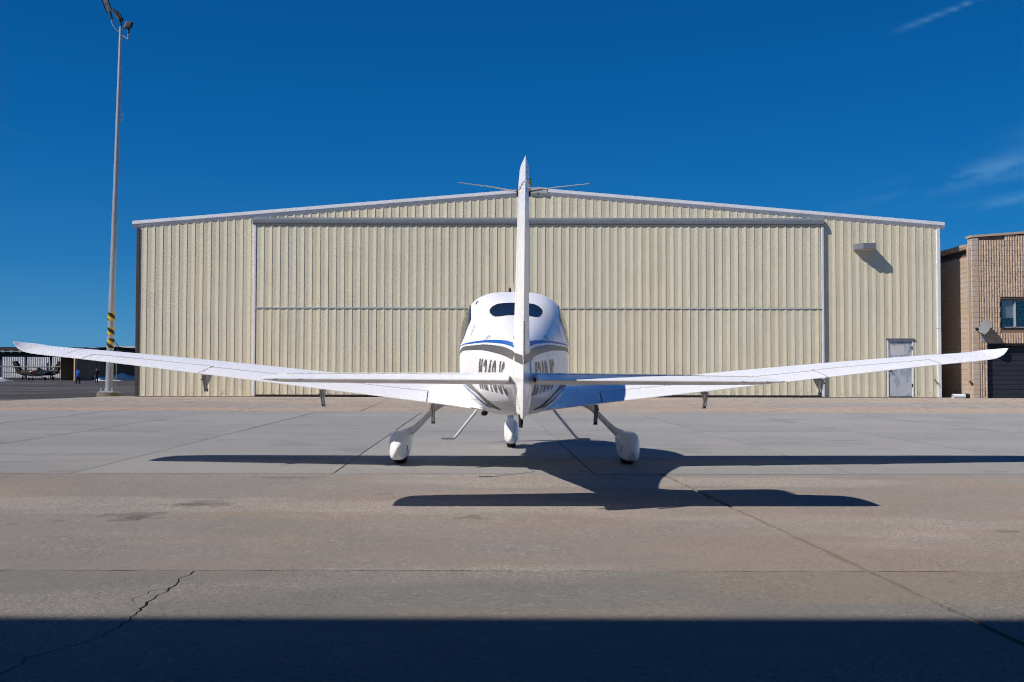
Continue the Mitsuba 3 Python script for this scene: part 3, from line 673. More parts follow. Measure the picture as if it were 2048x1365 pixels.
def drape(poly, side, off, thick=0.0015, res=.03, mode='side'):
    """a flat outline (d, z) or (x, d) laid on the fuselage skin, as a thin closed film"""
    out = []
    for g in (poly.geoms if hasattr(poly, 'geoms') else [poly]):
        if g.area < 1e-6: continue
        g = g.segmentize(res)
        v2, f2 = trimesh.creation.triangulate_polygon(g, engine='earcut')
        v3 = np.column_stack([v2, np.zeros(len(v2))])
        v3, f2 = trimesh.remesh.subdivide_to_size(v3, f2, res, max_iter=8)
        P, Q = v3[:, 0], v3[:, 1]
        e = 1e-3
        if mode == 'side':
            base = np.stack([side_x(P, Q), P, Q], 1)
            dxd = (side_x(P + e, Q) - side_x(P - e, Q)) / (2 * e); dxz = (side_x(P, Q + e) - side_x(P, Q - e)) / (2 * e)
            nn = np.stack([np.ones_like(P), -dxd, -dxz], 1)
        else:
            base = np.stack([P, Q, top_z(Q, P)], 1)
            zx = (top_z(Q, P + e) - top_z(Q, P - e)) / (2 * e); zd = (top_z(Q + e, P) - top_z(Q - e, P)) / (2 * e)
            nn = np.stack([-zx, -zd, np.ones_like(P)], 1)
        nn /= np.linalg.norm(nn, axis=1, keepdims=True)
        m = tm(base + nn * (off + thick), f2)
        fn = m.face_normals.mean(0)
        if fn @ nn.mean(0) < 0: m = tm(m.vertices, f2[:, ::-1])
        if mode == 'side' and side < 0: m = mirror(m)
        m.merge_vertices(); out.append(m)
    return cat_(out)

def band(yz_lo, yz_hi):
    lo, hi = np.array(yz_lo), np.array(yz_hi)
    d = np.linspace(max(lo[0, 0], hi[0, 0]), min(lo[-1, 0], hi[-1, 0]), 50)
    a_, b_ = PchipInterpolator(lo[:, 0], lo[:, 1])(d), PchipInterpolator(hi[:, 0], hi[:, 1])(d)
    return Polygon(np.vstack([np.stack([d, a_], 1), np.stack([d, np.maximum(b_, a_ + .001)], 1)[::-1]]))
taupe_band = band([(7.72, 1.085), (8.2, 1.115), (9.0, 1.165), (9.8, 1.205), (10.6, 1.215), (11.3, 1.185), (12.6, 1.08), (14.2, .92)], [(7.72, 1.145), (8.2, 1.18), (9.0, 1.228), (9.8, 1.258), (10.6, 1.258), (11.3, 1.218), (12.6, 1.10), (14.2, .93)])
blue_band = band([(7.72, 1.165), (8.2, 1.20), (9.0, 1.248), (9.8, 1.276), (10.6, 1.278), (11.5, 1.235)], [(7.72, 1.172), (8.2, 1.226), (9.0, 1.277), (9.8, 1.298), (10.6, 1.290), (11.5, 1.240)])
blue_band = blue_band.intersection(sbox(7.7, 0, 11.5, 1.30))
low_taupe = Polygon([(10.62, .97), (10.31, .908), (10.113, .867), (9.743, .788), (9.50, .722), (9.40, .645), (9.55, .632), (9.726, .658), (9.756, .721), (9.918, .777), (10.579, .858), (10.88, .91)])
low_blue = Polygon([(11.0, .90), (10.71, .859), (10.148, .772), (9.786, .666), (9.80, .635), (9.958, .656), (10.205, .762), (10.882, .86), (11.15, .90)])
for s_ in (-1, 1):
    for nm, pl, mt in (('taupe_stripe', taupe_band, 'aircraft_taupe'), ('blue_stripe', blue_band, 'aircraft_blue'), ('taupe_stripe', low_taupe, 'aircraft_taupe'), ('blue_stripe', low_blue, 'aircraft_blue')):
        add(F_ + '__' + nm, place_air(drape(pl, s_, .001)), mt, smooth=True)
# windows
def smooth_poly(pts, k=.06):
    return Polygon(pts).buffer(-k).buffer(2 * k).buffer(-k)
side_win = smooth_poly([(12.2, 1.27), (11.45, 1.272), (11.06, 1.302), (10.89, 1.325), (10.75, 1.353), (10.67, 1.385), (10.635, 1.42), (10.61, 1.46), (10.58, 1.50), (10.585, 1.54), (10.69, 1.595), (10.88, 1.66), (11.08, 1.715), (11.3, 1.748), (12.2, 1.768)], .02)
wind_l = smooth_poly([(12.27, 1.755), (12.6, 1.68), (13.0, 1.52), (13.25, 1.38), (13.15, 1.30), (12.27, 1.31)], .03)
for s_ in (-1, 1):
    add(F_ + '__side_window', place_air(drape(side_win, s_, .003)), 'aircraft_glass', smooth=True)
    add(F_ + '__windshield', place_air(drape(wind_l, s_, .003)), 'aircraft_glass', smooth=True)
rw = [(-.034, 10.429), (-.133, 10.432), (-.19, 10.434), (-.23, 10.409), (-.252, 10.381), (-.261, 10.332), (-.252, 10.259), (-.223, 10.128), (-.196, 10.06), (-.152, 10.011), (-.108, 10.001), (-.04, 9.985)]
rear_win = Polygon(rw + [(-x, d) for x, d in rw[::-1]]).buffer(-.03).buffer(.06).buffer(-.03)
add(F_ + '__rear_window', place_air(drape(rear_win, 1, .003, mode='top')), 'aircraft_glass', smooth=True, label='dark oval rear window')
add(F_ + '__rear_window__seal', place_air(drape(rear_win.buffer(.012).difference(rear_win.buffer(-.002)), 1, .0015, mode='top')), 'gap_dark', smooth=True)
# registration letters (twelve inch), one film per side
def glyph(c, w=.165, h=.30, t=.030):
    """condensed capital strokes in (x, y)"""
    x0, x1, y0, y1, cx = t, w - t, t, h - t, w / 2; r = (x1 - x0) / 2
    arc = lambda a0, a1, ex, ey, rx, ry, n=14: [(ex + rx * math.cos(a), ey + ry * math.sin(a)) for a in np.linspace(math.radians(a0), math.radians(a1), n)]
    L = {'N': [[(x0, 0), (x0, h)], [(x0, h - t * .6), (x1, t * .6)], [(x1, 0), (x1, h)]],
         '2': [arc(170, -35, cx, y1 - r, r, r) + [(x0, y0 + .012), (x0, y0), (w, y0)]],
         '4': [[(x1 - .025, 0), (x1 - .025, h)], [(x1 - .025, h - .012), (x0, .095), (w, .095)]],
         '0': [arc(0, 180, cx, y1 - r, r, r) + arc(180, 360, cx, y0 + r, r, r) + [(x1, y1 - r)]],
         'J': [[(x1, h), (x1, y0 + r)] + arc(0, -180, cx, y0 + r, r, r)],
         'C': [arc(20, 180, cx, y1 - r, r, r) + arc(180, 340, cx, y0 + r, r, r)]}[c]
    g = None
    for l in L:
        q = LineString(l).buffer(t, cap_style=2, join_style=1); g = q if g is None else g.union(q)
    return g.intersection(sbox(0, 0, w, h))
def letters(side):
    out = []
    for i, c in enumerate('N240JC'):
        g = glyph(c)
        for q in (g.geoms if hasattr(g, 'geoms') else [g]):
            f = lambda x, y, i=i: ((9.63 - .238 * i - x * 1.16) if side < 0 else (8.20 + .238 * i + x * 1.16), y)
            def tr(co):
                P = np.array([f(x, y) for x, y in co]); z = .835 + P[:, 1] * .95 - .030 * (9.63 - P[:, 0]); return np.stack([P[:, 0], z], 1)
            q = q.segmentize(.02); out.append(Polygon(tr(q.exterior.coords), [tr(h_.coords) for h_ in q.interiors]).buffer(0))
    flat = []
    for q in out: flat += list(q.geoms) if hasattr(q, 'geoms') else [q]
    return drape(MultiPolygon(flat), side, .001)
for s_ in (-1, 1):
    add(F_ + '__registration', place_air(letters(s_)), 'aircraft_taupe', label='taupe registration letters N240JC on the tail cone side')
# small ports and marks
for s_ in (-1, 1):
    q = MultiPolygon([sbox(9.60, 1.305, 9.615, 1.345), sbox(9.66, 1.30, 9.675, 1.345), sbox(9.55, 1.318, 9.568, 1.334)])
    add(F_ + '__static_port', place_air(drape(q, s_, .001)), 'bracket_grey')
    add(F_ + '__placard', place_air(drape(MultiPolygon([sbox(10.34, 1.40, 10.37, 1.43), sbox(10.34, 1.44, 10.37, 1.47), sbox(10.34, 1.36, 10.37, 1.39)]), s_, .001)), 'light_steel')
add(F_ + '__vent', place_air(drape(Polygon([(-.432, 10.86), (-.415, 10.85), (-.392, 10.93), (-.408, 10.95)]), 1, .002, .004, mode='top')), 'gap_dark')
add(F_ + '__belly_seam', place_air(cat_([tube([(s_ * (side_x(d, np.array(z)) + .0005), d, z) for d, z in zip(np.linspace(9.0, 10.75, 24), np.linspace(.735, .70, 24))], .0022, 6) for s_ in (-1, 1)])), 'light_steel', smooth=60)

# wing ------------------------------------------------------------
def foil(t, m=.022, p=.40, n=26, te=.0035):
    b = np.linspace(0, np.pi, n); x = (1 - np.cos(b)) / 2
    yt = 5 * t * (.2969 * np.sqrt(x) - .126 * x - .3516 * x ** 2 + .2843 * x ** 3 - .1036 * x ** 4) + te / 2 * x
    yc = np.where(x < p, m / p ** 2 * (2 * p * x - x * x), m / (1 - p) ** 2 * ((1 - 2 * p) + 2 * p * x - x * x))
    up, lo = np.stack([x, yc + yt], 1), np.stack([x, yc - yt], 1)
    return np.vstack([up[::-1], lo[1:]])
def solid(rings):
    """loft whose caps pair the upper with the lower side"""
    L = len(rings[0]); V = np.vstack(rings); F = []; j = np.arange(L); k = (j + 1) % L
    for i in range(len(rings) - 1):
        a_ = i * L; F.append(np.stack([a_ + j, a_ + k, a_ + L + k], 1)); F.append(np.stack([a_ + j, a_ + L + k, a_ + L + j], 1))
    for e, flip in ((0, True), ((len(rings) - 1) * L, False)):
        for q in range(L // 2):
            A, B, C_, D = e + q, e + q + 1, e + L - 2 - q, e + L - 1 - q
            tri = [(A, B, C_), (A, C_, D)] if B != C_ else [(A, B, D)]
            F.append(np.array([t_[::-1] if flip else t_ for t_ in tri]))
    m = tm(V, np.vstack(F)); m.fix_normals(); return m
WT = np.array([  # x, d of trailing edge, d of leading edge, z of trailing edge, incidence, thickness
    (.25, 10.70, 12.34, .580, 4.0, .185), (.46, 10.76, 12.28, .602, 4.0, .165), (.65, 10.80, 12.24, .627, 4.0, .155), (.92, 10.85, 12.21, .660, 4.0, .150), (2.2, 10.95, 12.17, .810, 3.7, .145), (3.5, 11.05, 12.13, .962, 3.3, .140), (4.83, 11.19, 12.07, 1.112, 2.7, .130),
    (5.24, 11.22, 12.01, 1.152, 3.0, .122), (5.40, 11.24, 11.93, 1.174, 4.2, .112), (5.52, 11.27, 11.78, 1.222, 5.0, .085), (5.57, 11.30, 11.60, 1.262, 4.0, .055), (5.60, 11.32, 11.44, 1.292, 2.0, .03)])
WI = [PchipInterpolator(WT[:, 0], WT[:, k]) for k in range(1, 6)]
def wing_ring(x):
    dt, dl, zt, inc, t = [float(f(x)) for f in WI]; c = dl - dt; f = foil(t, te=.006 / c)
    dh = math.radians(6.6)
    y = dl - f[:, 0] * c; zz_ = zt + (1 - f[:, 0]) * c * math.tan(math.radians(inc)) + f[:, 1] * c
    return np.stack([x - np.sin(dh) * f[:, 1] * c * .6, y, zz_], 1)
wx = np.concatenate([np.linspace(.25, .92, 6), np.linspace(1.3, 4.83, 12), np.linspace(4.95, 5.35, 5), np.linspace(5.42, 5.60, 9)])
wing_full = to_man(solid([wing_ring(x) for x in wx]))
def cutter(pts, grow=0.):
    return to_man(prism(Polygon(pts).buffer(grow, join_style=2), .2, 1.8))
chord_at = lambda x, f: float(WI[0](x)) + f * (float(WI[1](x)) - float(WI[0](x)))      # f from the trailing edge
FL0, FL1, AL1 = .955, 3.38, 4.74
flap_poly = [(FL0, chord_at(FL0, .285)), (FL1, chord_at(FL1, .27)), (FL1 + .13, 10.2), (FL0 - .02, 10.2)]
ail_poly = [(FL1, chord_at(FL1, .27) + .035), (AL1, chord_at(AL1, .27)), (AL1 + .07, 10.2), (FL1 + .13, 10.2)]
fuse_cut = cutter([(-1, 9), (.30, 9), (.30, 13.5), (-1, 13.5)])
wing_m = wing_full - fuse_cut
flap_c, ail_c = cutter(flap_poly), cutter(ail_poly)
wing_body = wing_m - flap_c - ail_c
flap = wing_m ^ cutter(flap_poly, -.0065); ail = wing_m ^ cutter(ail_poly, -.0065)
def split_all(M): return from_man(M)
def bracket(x, length, lean):
    """flap hinge: a channel, a side plate with a bolt, hanging under the trailing edge"""
    dt = float(WI[0](x)); zt = float(WI[2](x)) - .01
    y1 = dt + .14
    plate = hull_spheres([(x, dt + .34, zt + .0), (x, dt + .03, zt - .01), (x + lean * .2, dt + .06, zt - length)], [.010, .010, .008], 0)
    bar = cat_([tube([(x - .013, dt + .015, zt - .005), (x - .013 + lean, dt + .035, zt - length - .02)], .010, 6), tube([(x + .013, dt + .015, zt - .005), (x + .013 + lean, dt + .035, zt - length - .02)], .008, 6)])
    bolt = cat_([lathe([(0, 0), (.010, 0), (.010, .03), (0, .03)], 8, 'x', (x + lean * .8 - .015, dt + .03, zt - length + .0)), lathe([(0, 0), (.009, 0), (.009, .02), (0, .02)], 8, 'x', (x + .008, dt + .03, zt - .05))])
    return plate, bar, bolt
for s_, side in ((-1, 'left'), (1, 'right')):
    mm = (lambda m: m) if s_ > 0 else mirror
    w = air('wing', mm(from_man(wing_body)), 'aircraft_white', 30, label=f'{side} wing with upturned tip')
    add(w + '__flap', place_air(mm(from_man(flap))), 'aircraft_white', smooth=30)
    add(w + '__aileron', place_air(mm(from_man(ail))), 'aircraft_white', smooth=30)
    for bxp, ln, le in ((.885, .20, -.010 if s_ > 0 else -.01), (2.10, .165, -.03), (3.40, .165, -.03)):
        a_, b_, c_ = bracket(bxp, ln, le)
        bk = add(w + '__flap_bracket', place_air(mm(a_)), 'light_steel', smooth=30)
        add(bk + '_channel' if False else w + '__bracket_channel', place_air(mm(b_)), 'bracket_grey', smooth=30)
        add(w + '__bracket_bolt', place_air(mm(c_)), 'black_plastic', smooth=30)
    seam = [(5.02, t_) for t_ in np.linspace(.05, .9, 12)]
    def on_top(x, f):
        dt, dl, zt, inc, t = [float(q(x)) for q in WI]; c = dl - dt; fo = foil(t, te=.006 / c)[:26][::-1]
        return (x, dt + f * c, zt + f * c * math.tan(math.radians(inc)) + np.interp(1 - f, fo[:, 0], fo[:, 1]) * c)
    add(w + '__tip_seam', place_air(mm(tube([on_top(5.02 - .06 * f, f) for _, f in seam], .0025, 6))), 'light_steel', smooth=60)
    # dark strips added to stand for the shade in the hinge gaps
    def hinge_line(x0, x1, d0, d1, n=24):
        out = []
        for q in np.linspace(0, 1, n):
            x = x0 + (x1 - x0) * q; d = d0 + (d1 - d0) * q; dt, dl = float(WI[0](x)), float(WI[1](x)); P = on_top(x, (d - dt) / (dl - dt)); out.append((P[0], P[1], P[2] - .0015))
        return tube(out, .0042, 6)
    fh0, fh1, ah0, ah1 = flap_poly[0][1], flap_poly[1][1], ail_poly[0][1], ail_poly[1][1]
    add(w + '__flap_gap_shade', place_air(mm(cat_([hinge_line(FL0, FL1, fh0, fh1), hinge_line(FL0, FL0 - .012, fh0, float(WI[0](FL0)) + .01, 8)]))), 'gap_dark', smooth=40)
    add(w + '__aileron_gap_shade', place_air(mm(cat_([hinge_line(FL1, AL1, ah0, ah1), hinge_line(FL1, FL1 + .075, ah0, float(WI[0](FL1)) + .01, 8), hinge_line(AL1, AL1 + .04, ah1, float(WI[0](AL1)) + .01, 8)]))), 'gap_dark', smooth=40)
    # fuel cap and walkway marks
    fc = on_top(1.62, .62)
    add(w + '__fuel_cap', place_air(mm(lathe([(0, 0), (.055, 0), (.055, .004), (0, .005)], 20, 'z', fc))), 'light_steel', smooth=30)
# root fairing under the fuselage
fair = []
for x in np.linspace(.0, .48, 9):
    dt = 10.35 + .25 * (x / .58); dl = 12.75 - .3 * (x / .58); z_ = .535 + .075 * (x / .58) ** 1.5
    f = foil(.085 * (1 - .5 * x / .58), .0); c = dl - dt
    fair.append(np.stack([np.full(len(f), x), dl - f[:, 0] * c, z_ + .035 + f[:, 1] * c * .9 + (1 - f[:, 0]) * .03], 1))
air('belly_fairing', cat_([solid(fair), mirror(solid(fair))]), 'aircraft_white', 40)

# tailplane -------------------------------------------------------
ST = np.array([(.0, 7.42, 8.32, .105), (1.0, 7.42, 8.20, .105), (1.80, 7.42, 8.10, .10), (1.88, 7.425, 8.04, .09), (1.925, 7.435, 7.93, .07), (1.95, 7.46, 7.78, .04)])
SI = [PchipInterpolator(ST[:, 0], ST[:, k]) for k in (1, 2, 3)]
def stab_ring(x):
    dt, dl, t = [float(f(x)) for f in SI]; c = dl - dt; f = foil(t, 0., te=.006 / c)
    return np.stack([np.full(len(f), x), dl - f[:, 0] * c, .936 + f[:, 1] * c + (1 - f[:, 0]) * c * .012], 1)
stab_full = to_man(solid([stab_ring(x) for x in np.concatenate([np.linspace(0, 1.8, 8), np.linspace(1.83, 1.95, 7)])]))
HX = 7.79
el_poly = [(.105, 7.2), (.105, HX), (1.80, HX - .045), (1.80, HX + .10), (2.1, HX + .10), (2.1, 7.2)]
in_cut = cutter([(-1, 7.0), (.10, 7.0), (.10, HX + .006), (-1, HX + .006)])
stab = stab_full - cutter(el_poly) - in_cut
elev = (stab_full ^ cutter(el_poly, -.006))
for s_, side in ((-1, 'left'), (1, 'right')):
    mm = (lambda m: m) if s_ > 0 else mirror
    st = air('tailplane', mm(from_man(stab)), 'aircraft_white', 30, label=f'{side} half of the tailplane')
    e_ = add(st + '__elevator', place_air(mm(from_man(elev))), 'aircraft_white', smooth=30)
    hs = [lathe([(0, 0), (.006, 0), (.005, .003), (0, .004)], 8, 'z', (x, HX + .03, .936 + .0435)) for x in np.linspace(.3, 1.75, 14)]
    add(st + '__rivets', place_air(mm(cat_(hs))), 'light_steel', kind='stuff')
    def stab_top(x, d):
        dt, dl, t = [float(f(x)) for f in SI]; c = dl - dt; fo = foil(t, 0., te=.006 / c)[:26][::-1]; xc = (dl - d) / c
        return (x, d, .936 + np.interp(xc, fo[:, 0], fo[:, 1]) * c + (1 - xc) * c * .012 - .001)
    add(st + '__elevator_gap_shade', place_air(mm(tube([stab_top(x, HX - .045 * (x - .105) / 1.695) for x in np.linspace(.105, 1.80, 20)], .0036, 6))), 'gap_dark', smooth=40)  # dark line drawn for the shade in the elevator gap
    add(st + '__root_gap', place_air(mm(bx(.090, .102, 7.47, HX - .01, .925, .953))), 'gap_dark')
    wick = cat_([tube([(x, 7.43, .938), (x + .015, 7.33, .930)], .0022, 5) for x in (1.62, 1.80)])
    add(e_ + '__static_wick', place_air(mm(wick)), 'black_plastic')

# fin and rudder --------------------------------------------------
def wedge_ring(z, dt, dh, half, front_round=.03, lean=0.):
    """rudder slice: blunt trailing edge, rounded front"""
    u = np.linspace(0, 1, 9); pts = []
    for q in u: pts.append((dt + (dh - dt) * q, .0022 + (half - .0022) * q ** .9))
    for th in np.linspace(.35, np.pi / 2, 4): pts.append((dh + front_round * np.sin(th), half * np.cos(th)))
    R = np.array(pts); loop = np.vstack([R, np.stack([R[:, 0], -R[:, 1]], 1)[::-1][1:]])
    return np.stack([loop[:, 1], loop[:, 0], np.full(len(loop), z)], 1)
RT = np.array([(.652, 7.335, 7.42, .010), (.675, 7.325, 7.50, .032), (.72, 7.31, 7.60, .056), (.80, 7.29, 7.645, .072), (.95, 7.265, 7.655, .074), (1.12, 7.24, 7.655, .062), (1.5, 7.175, 7.60, .047), (2.0, 7.09, 7.505, .039), (2.30, 7.035, 7.445, .035), (2.325, 7.03, 7.44, .034)])
RI = [PchipInterpolator(RT[:, 0], RT[:, k]) for k in (1, 2, 3)]
def rudder(za, zb, n): return loft([wedge_ring(z, *[float(f(z)) for f in RI], front_round=.012) for z in np.linspace(za, zb, n)])
rud = air('rudder', (lambda m: tm(np.array(m.vertices) + np.stack([np.zeros(len(m.vertices)), np.zeros(len(m.vertices)), np.maximum(np.array(m.vertices)[:, 2] - 1.2, 0) * .018], 1), m.faces))(rudder(.652, 2.318, 36)), 'aircraft_white', 40)
def fz(m):
    v = np.array(m.vertices); v[:, 2] += np.maximum(v[:, 2] - 1.2, 0) * .018; return tm(v, m.faces)
def fin_ring(z, dh, dl, half_h, half_m):
    u = np.linspace(0, 1, 16)      # hinge -> leading edge
    h = np.where(u < .45, half_h + (half_m - half_h) * np.sin(u / .45 * np.pi / 2), half_m * np.sqrt(np.clip(1 - (np.maximum(u - .45, 0) / .55) ** 2.2, 0, 1)))
    y = dh + (dl - dh) * u; R = np.stack([h, y], 1); loop = np.vstack([R, np.stack([-R[:, 0], R[:, 1]], 1)[::-1][1:]])
    return np.stack([loop[:, 0], loop[:, 1], np.full(len(loop), z)], 1)
FN = np.array([(1.0, 7.68, 8.95, .068, .072), (1.15, 7.672, 8.78, .058, .066), (1.30, 7.655, 8.42, .052, .060), (1.5, 7.622, 8.18, .048, .055), (2.0, 7.527, 7.93, .041, .047), (2.30, 7.467, 7.78, .037, .042), (2.34, 7.46, 7.76, .036, .042)])
NI = [PchipInterpolator(FN[:, 0], FN[:, k]) for k in (1, 2, 3, 4)]
fin = air('fin', fz(loft([fin_ring(z, *[float(f(z)) for f in NI]) for z in np.linspace(1.0, 2.318, 30)])), 'aircraft_white', 40)
# horn balance and tip over the whole chord
tip = []
for z in np.concatenate([np.linspace(2.328, 2.44, 5), np.linspace(2.455, 2.49, 5)]):
    q = (z - 2.328) / .162; dt = 7.028 - .03 * q; dl = 7.765 - .12 * q - .22 * max(0, q - .6) ** 1.5 * 2
    hm = .044 * (1 - .30 * q) * math.sqrt(max(.02, 1 - max(0, q - .75) ** 2 * 14))
    u = np.linspace(0, 1, 20); h = np.where(u < .55, .0022 + (hm - .0022) * np.sin(u / .55 * np.pi / 2), hm * np.sqrt(np.clip(1 - (np.maximum(u - .55, 0) / .45) ** 2.2, 0, 1)))
    R = np.stack([h, dt + (dl - dt) * u], 1); loop = np.vstack([R, np.stack([-R[:, 0], R[:, 1]], 1)[::-1][1:]]); tip.append(np.stack([loop[:, 0], loop[:, 1], np.full(len(loop), z)], 1))
air('fin_tip', fz(loft(tip)), 'aircraft_white', 40)
def on_vert(side, fine, za, zb, lo, hi, mat, name, parent):
    """a stripe film on the fin (fine) or the rudder; lo, hi: functions of d"""
    V, n = [], 14
    return None
def vert_half(d, z):
    if d > float(RI[1](z)):
        dh, dl, hh, hm = [float(f(z)) for f in NI]; u = np.clip((d - dh) / (dl - dh), 0, 1)
        return hh + (hm - hh) * math.sin(u / .45 * np.pi / 2) if u < .45 else hm * math.sqrt(max(0, 1 - (np.maximum(u - .45, 0) / .55) ** 2.2))
    dt, dh, hf = [float(f(z)) for f in RI]; q = np.clip((d - dt) / (dh - dt), 0, 1); return .0022 + (hf - .0022) * q ** .9
def vert_film(d0, d1, lo, hi, side, n=14):
    V, Fq = [], []
    for i, d in enumerate(np.linspace(d0, d1, n)):
        for t_ in np.linspace(0, 1, 5):
            z = lo(d) * (1 - t_) + hi(d) * t_; V.append((side * (vert_half(d, z) + .0025), d, z))
    for i in range(n - 1):
        for j in range(4):
            a_ = i * 5 + j; Fq += [(a_, a_ + 1, a_ + 6), (a_, a_ + 6, a_ + 5)]
    m = tm(V, Fq)
    if m.face_normals[:, 0].mean() * side < 0: m = tm(V, np.array(Fq)[:, ::-1])
    return m
for s_ in (-1, 1):
    add(rud + '__taupe_stripe', place_air(vert_film(7.26, 7.63, lambda d: 1.045 + .085 * (d - 7.2), lambda d: 1.112 + .075 * (d - 7.2), s_)), 'aircraft_taupe', smooth=True)
    add(fin + '__taupe_stripe', place_air(vert_film(7.70, 8.1, lambda d: 1.083 + .065 * (d - 7.7), lambda d: 1.145 + .072 * (d - 7.7), s_)), 'aircraft_taupe', smooth=True)
    add(fin + '__blue_stripe', place_air(vert_film(7.70, 8.1, lambda d: 1.178 + .055 * (d - 7.7), lambda d: 1.180 + .12 * (d - 7.7), s_)), 'aircraft_blue', smooth=True)
    add(fin + '__blue_stripe', place_air(vert_film(7.70, 8.1, lambda d: 1.252 + .05 * (d - 7.7), lambda d: 1.254 + .09 * (d - 7.7), s_)), 'aircraft_blue', smooth=True)
add(rud + '__trim_tab', place_air(bx(-.003, .006, 7.165, 7.215, 1.09, 1.36)), 'bracket_grey')
add(rud + '__vortex_strip', place_air(cat_([bx(s_ * (vert_half(7.40 + .022 * i, .74 + .022 * i) + .0005) - .0015, s_ * (vert_half(7.40 + .022 * i, .74 + .022 * i) + .0005) + .0015, 7.40 + .022 * i - .003, 7.40 + .022 * i + .003, .725 + .022 * i, .735 + .022 * i) for i in range(8) for s_ in (-1, 1)])), 'gap_dark', kind='stuff')
add(rud + '__hinge', place_air(bx(-.062, .062, 7.655, 7.675, .84, .90)), 'gap_dark')
air('beacon', hull_spheres([(.045, 7.50, 2.405), (.045, 7.44, 2.425)], [.016, .012]), 'light_yellow', 40)
air('tail_skid', lathe([(0, 0), (.012, 0), (.015, .02), (.019, .10), (0, .10)], 16, 'z', (-.012, 7.45, .585)), 'rubber', 40)
for s_, side in ((-1, 'left'), (1, 'right')):
    air('nav_antenna', fz(tube([(s_ * .042, 7.55, 2.335), (s_ * .25, 7.50, 2.36), (s_ * .49, 7.44, 2.378)], [.0055, .0045, .003], 8)), 'light_steel', 60)
    air('antenna_base', fz(bx(s_ * .047 - .006, s_ * .047 + .006, 7.52, 7.58, 2.30, 2.35)), 'black_plastic', False)

# landing gear ----------------------------------------------------
def pant(sx):
    """main wheel fairing with its inboard fillet, a loft along d"""
    rings = []
    for d, w, zb, zt, fil in ((10.46, .012, .16, .19, 0), (10.50, .050, .085, .255, .1), (10.58, .080, .060, .32, .5), (10.72, .100, .055, .355, 1.0), (10.90, .108, .055, .362, 1.0), (11.10, .104, .060, .34, .7), (11.30, .080, .085, .30, .3), (11.42, .045, .13, .25, 0), (11.46, .01, .18, .2, 0)):
        th = np.linspace(0, 2 * np.pi, 36, endpoint=False); c, s2 = np.cos(th), np.sin(th); n = 3.4
        x = w * np.sign(c) * np.abs(c) ** (2 / n); z = (zb + zt) / 2 + (zt - zb) / 2 * np.sign(s2) * np.abs(s2) ** (2 / n)
        infl = np.clip((-c) * .9 + .15, 0, 1) * np.clip((s2 + .25) / 1.1, 0, 1) * fil            # inboard is -x
        x = x - .060 * infl; z = z + .012 * infl
        rings.append(np.stack([x, np.full(36, d), z], 1))
    m = loft(rings); m = m.subdivide_loop(1); m.apply_translation((1.232, 0, 0)); return m
for s_, side in ((-1, 'left'), (1, 'right')):
    mm = (lambda m: m) if s_ > 0 else mirror
    g = plane + '__main_gear'
    path = np.array([(1.20, 10.92, .30), (1.135, 10.90, .335), (1.075, 10.90, .375), (1.0, 10.92, .445), (.93, 10.94, .52), (.86, 10.97, .595), (.79, 11.0, .655), (.70, 11.03, .70), (.58, 11.05, .73)])
    leg = tube(path, np.array([.075, .062, .045, .036, .036, .040, .056, .085, .11]), 20, flat=.8)
    v = np.array(leg.vertices); v[:, 1] = 10.93 + (v[:, 1] - 10.93) * 1.7; leg = tm(v, leg.faces)
    leg = from_man(to_man(leg) ) if False else leg
    gk = air('gear_leg', mm(leg), 'aircraft_white', 50, gear=True)
    pk = air('wheel_fairing', mm(pant(1)), 'aircraft_white', 50, gear=True, label=f'{side} main wheel fairing')
    tyre = lathe([(.09, -.065), (.14, -.068), (.158, -.058), (.168, -.03), (.17, 0), (.168, .03), (.158, .058), (.14, .068), (.09, .065), (.09, -.065)], 40, 'x', (1.225, 10.92, .17))
    air('wheel', mm(tyre), 'rubber', 40, gear=True)
    add(pk + '__seam', place_gear(mm(tube([(1.232 - .105 + .004 * math.cos(a_), 10.75 + .12 * q, .19 + .03 * math.sin(3 * q)) for q, a_ in zip(np.linspace(-1, 1.6, 14), np.linspace(0, 3, 14))], .003, 5))), 'bracket_grey')
    add(pk + '__screw', place_gear(mm(cat_([lathe([(0, 0), (.011, 0), (.011, .006), (0, .006)], 8, 'x', (1.232 - .100 - .006, d, z)) for d, z in ((10.66, .20), (10.85, .14))]))), 'gap_dark')
    # boarding step
    stp = tube([(.40, 10.35, .60), (.415, 10.30, .575), (.60, 9.98, .345), (.612, 9.97, .338)], .0135, 10)
    st = air('boarding_step', mm(stp), 'step_white', 40)
    add(st + '__tread', place_air(mm(bx(.60, .735, 9.93, 10.02, .326, .342, .004))), 'bare_metal')
# nose gear
rings = []
for d, w, zb, zt in ((12.86, .012, .14, .20), (12.90, .050, .085, .30), (13.0, .085, .062, .365), (13.15, .098, .058, .385), (13.35, .094, .065, .35), (13.55, .06, .11, .28), (13.64, .012, .17, .20)):
    th = np.linspace(0, 2 * np.pi, 32, endpoint=False); c, s2 = np.cos(th), np.sin(th); n = 3.0
    rings.append(np.stack([w * np.sign(c) * np.abs(c) ** (2 / n), np.full(32, d), (zb + zt) / 2 + (zt - zb) / 2 * np.sign(s2) * np.abs(s2) ** (2 / n)], 1))
nose_x = .0
nf = loft(rings).subdivide_loop(1); air('nose_wheel_fairing', nf.apply_translation((nose_x, 0, 0)), 'aircraft_white', 50, gear=True)
air('nose_wheel', lathe([(.07, -.055), (.13, -.06), (.16, -.05), (.172, -.025), (.174, 0), (.172, .025), (.16, .05), (.13, .06), (.07, .055), (.07, -.055)], 36, 'x', (nose_x, 13.2, .174)), 'rubber', 40, gear=True)
air('nose_strut', tube([(nose_x - .01, 13.22, .34), (nose_x - .01, 13.36, .66)], [.04, .05], 12), 'aircraft_white', 40, gear=True)
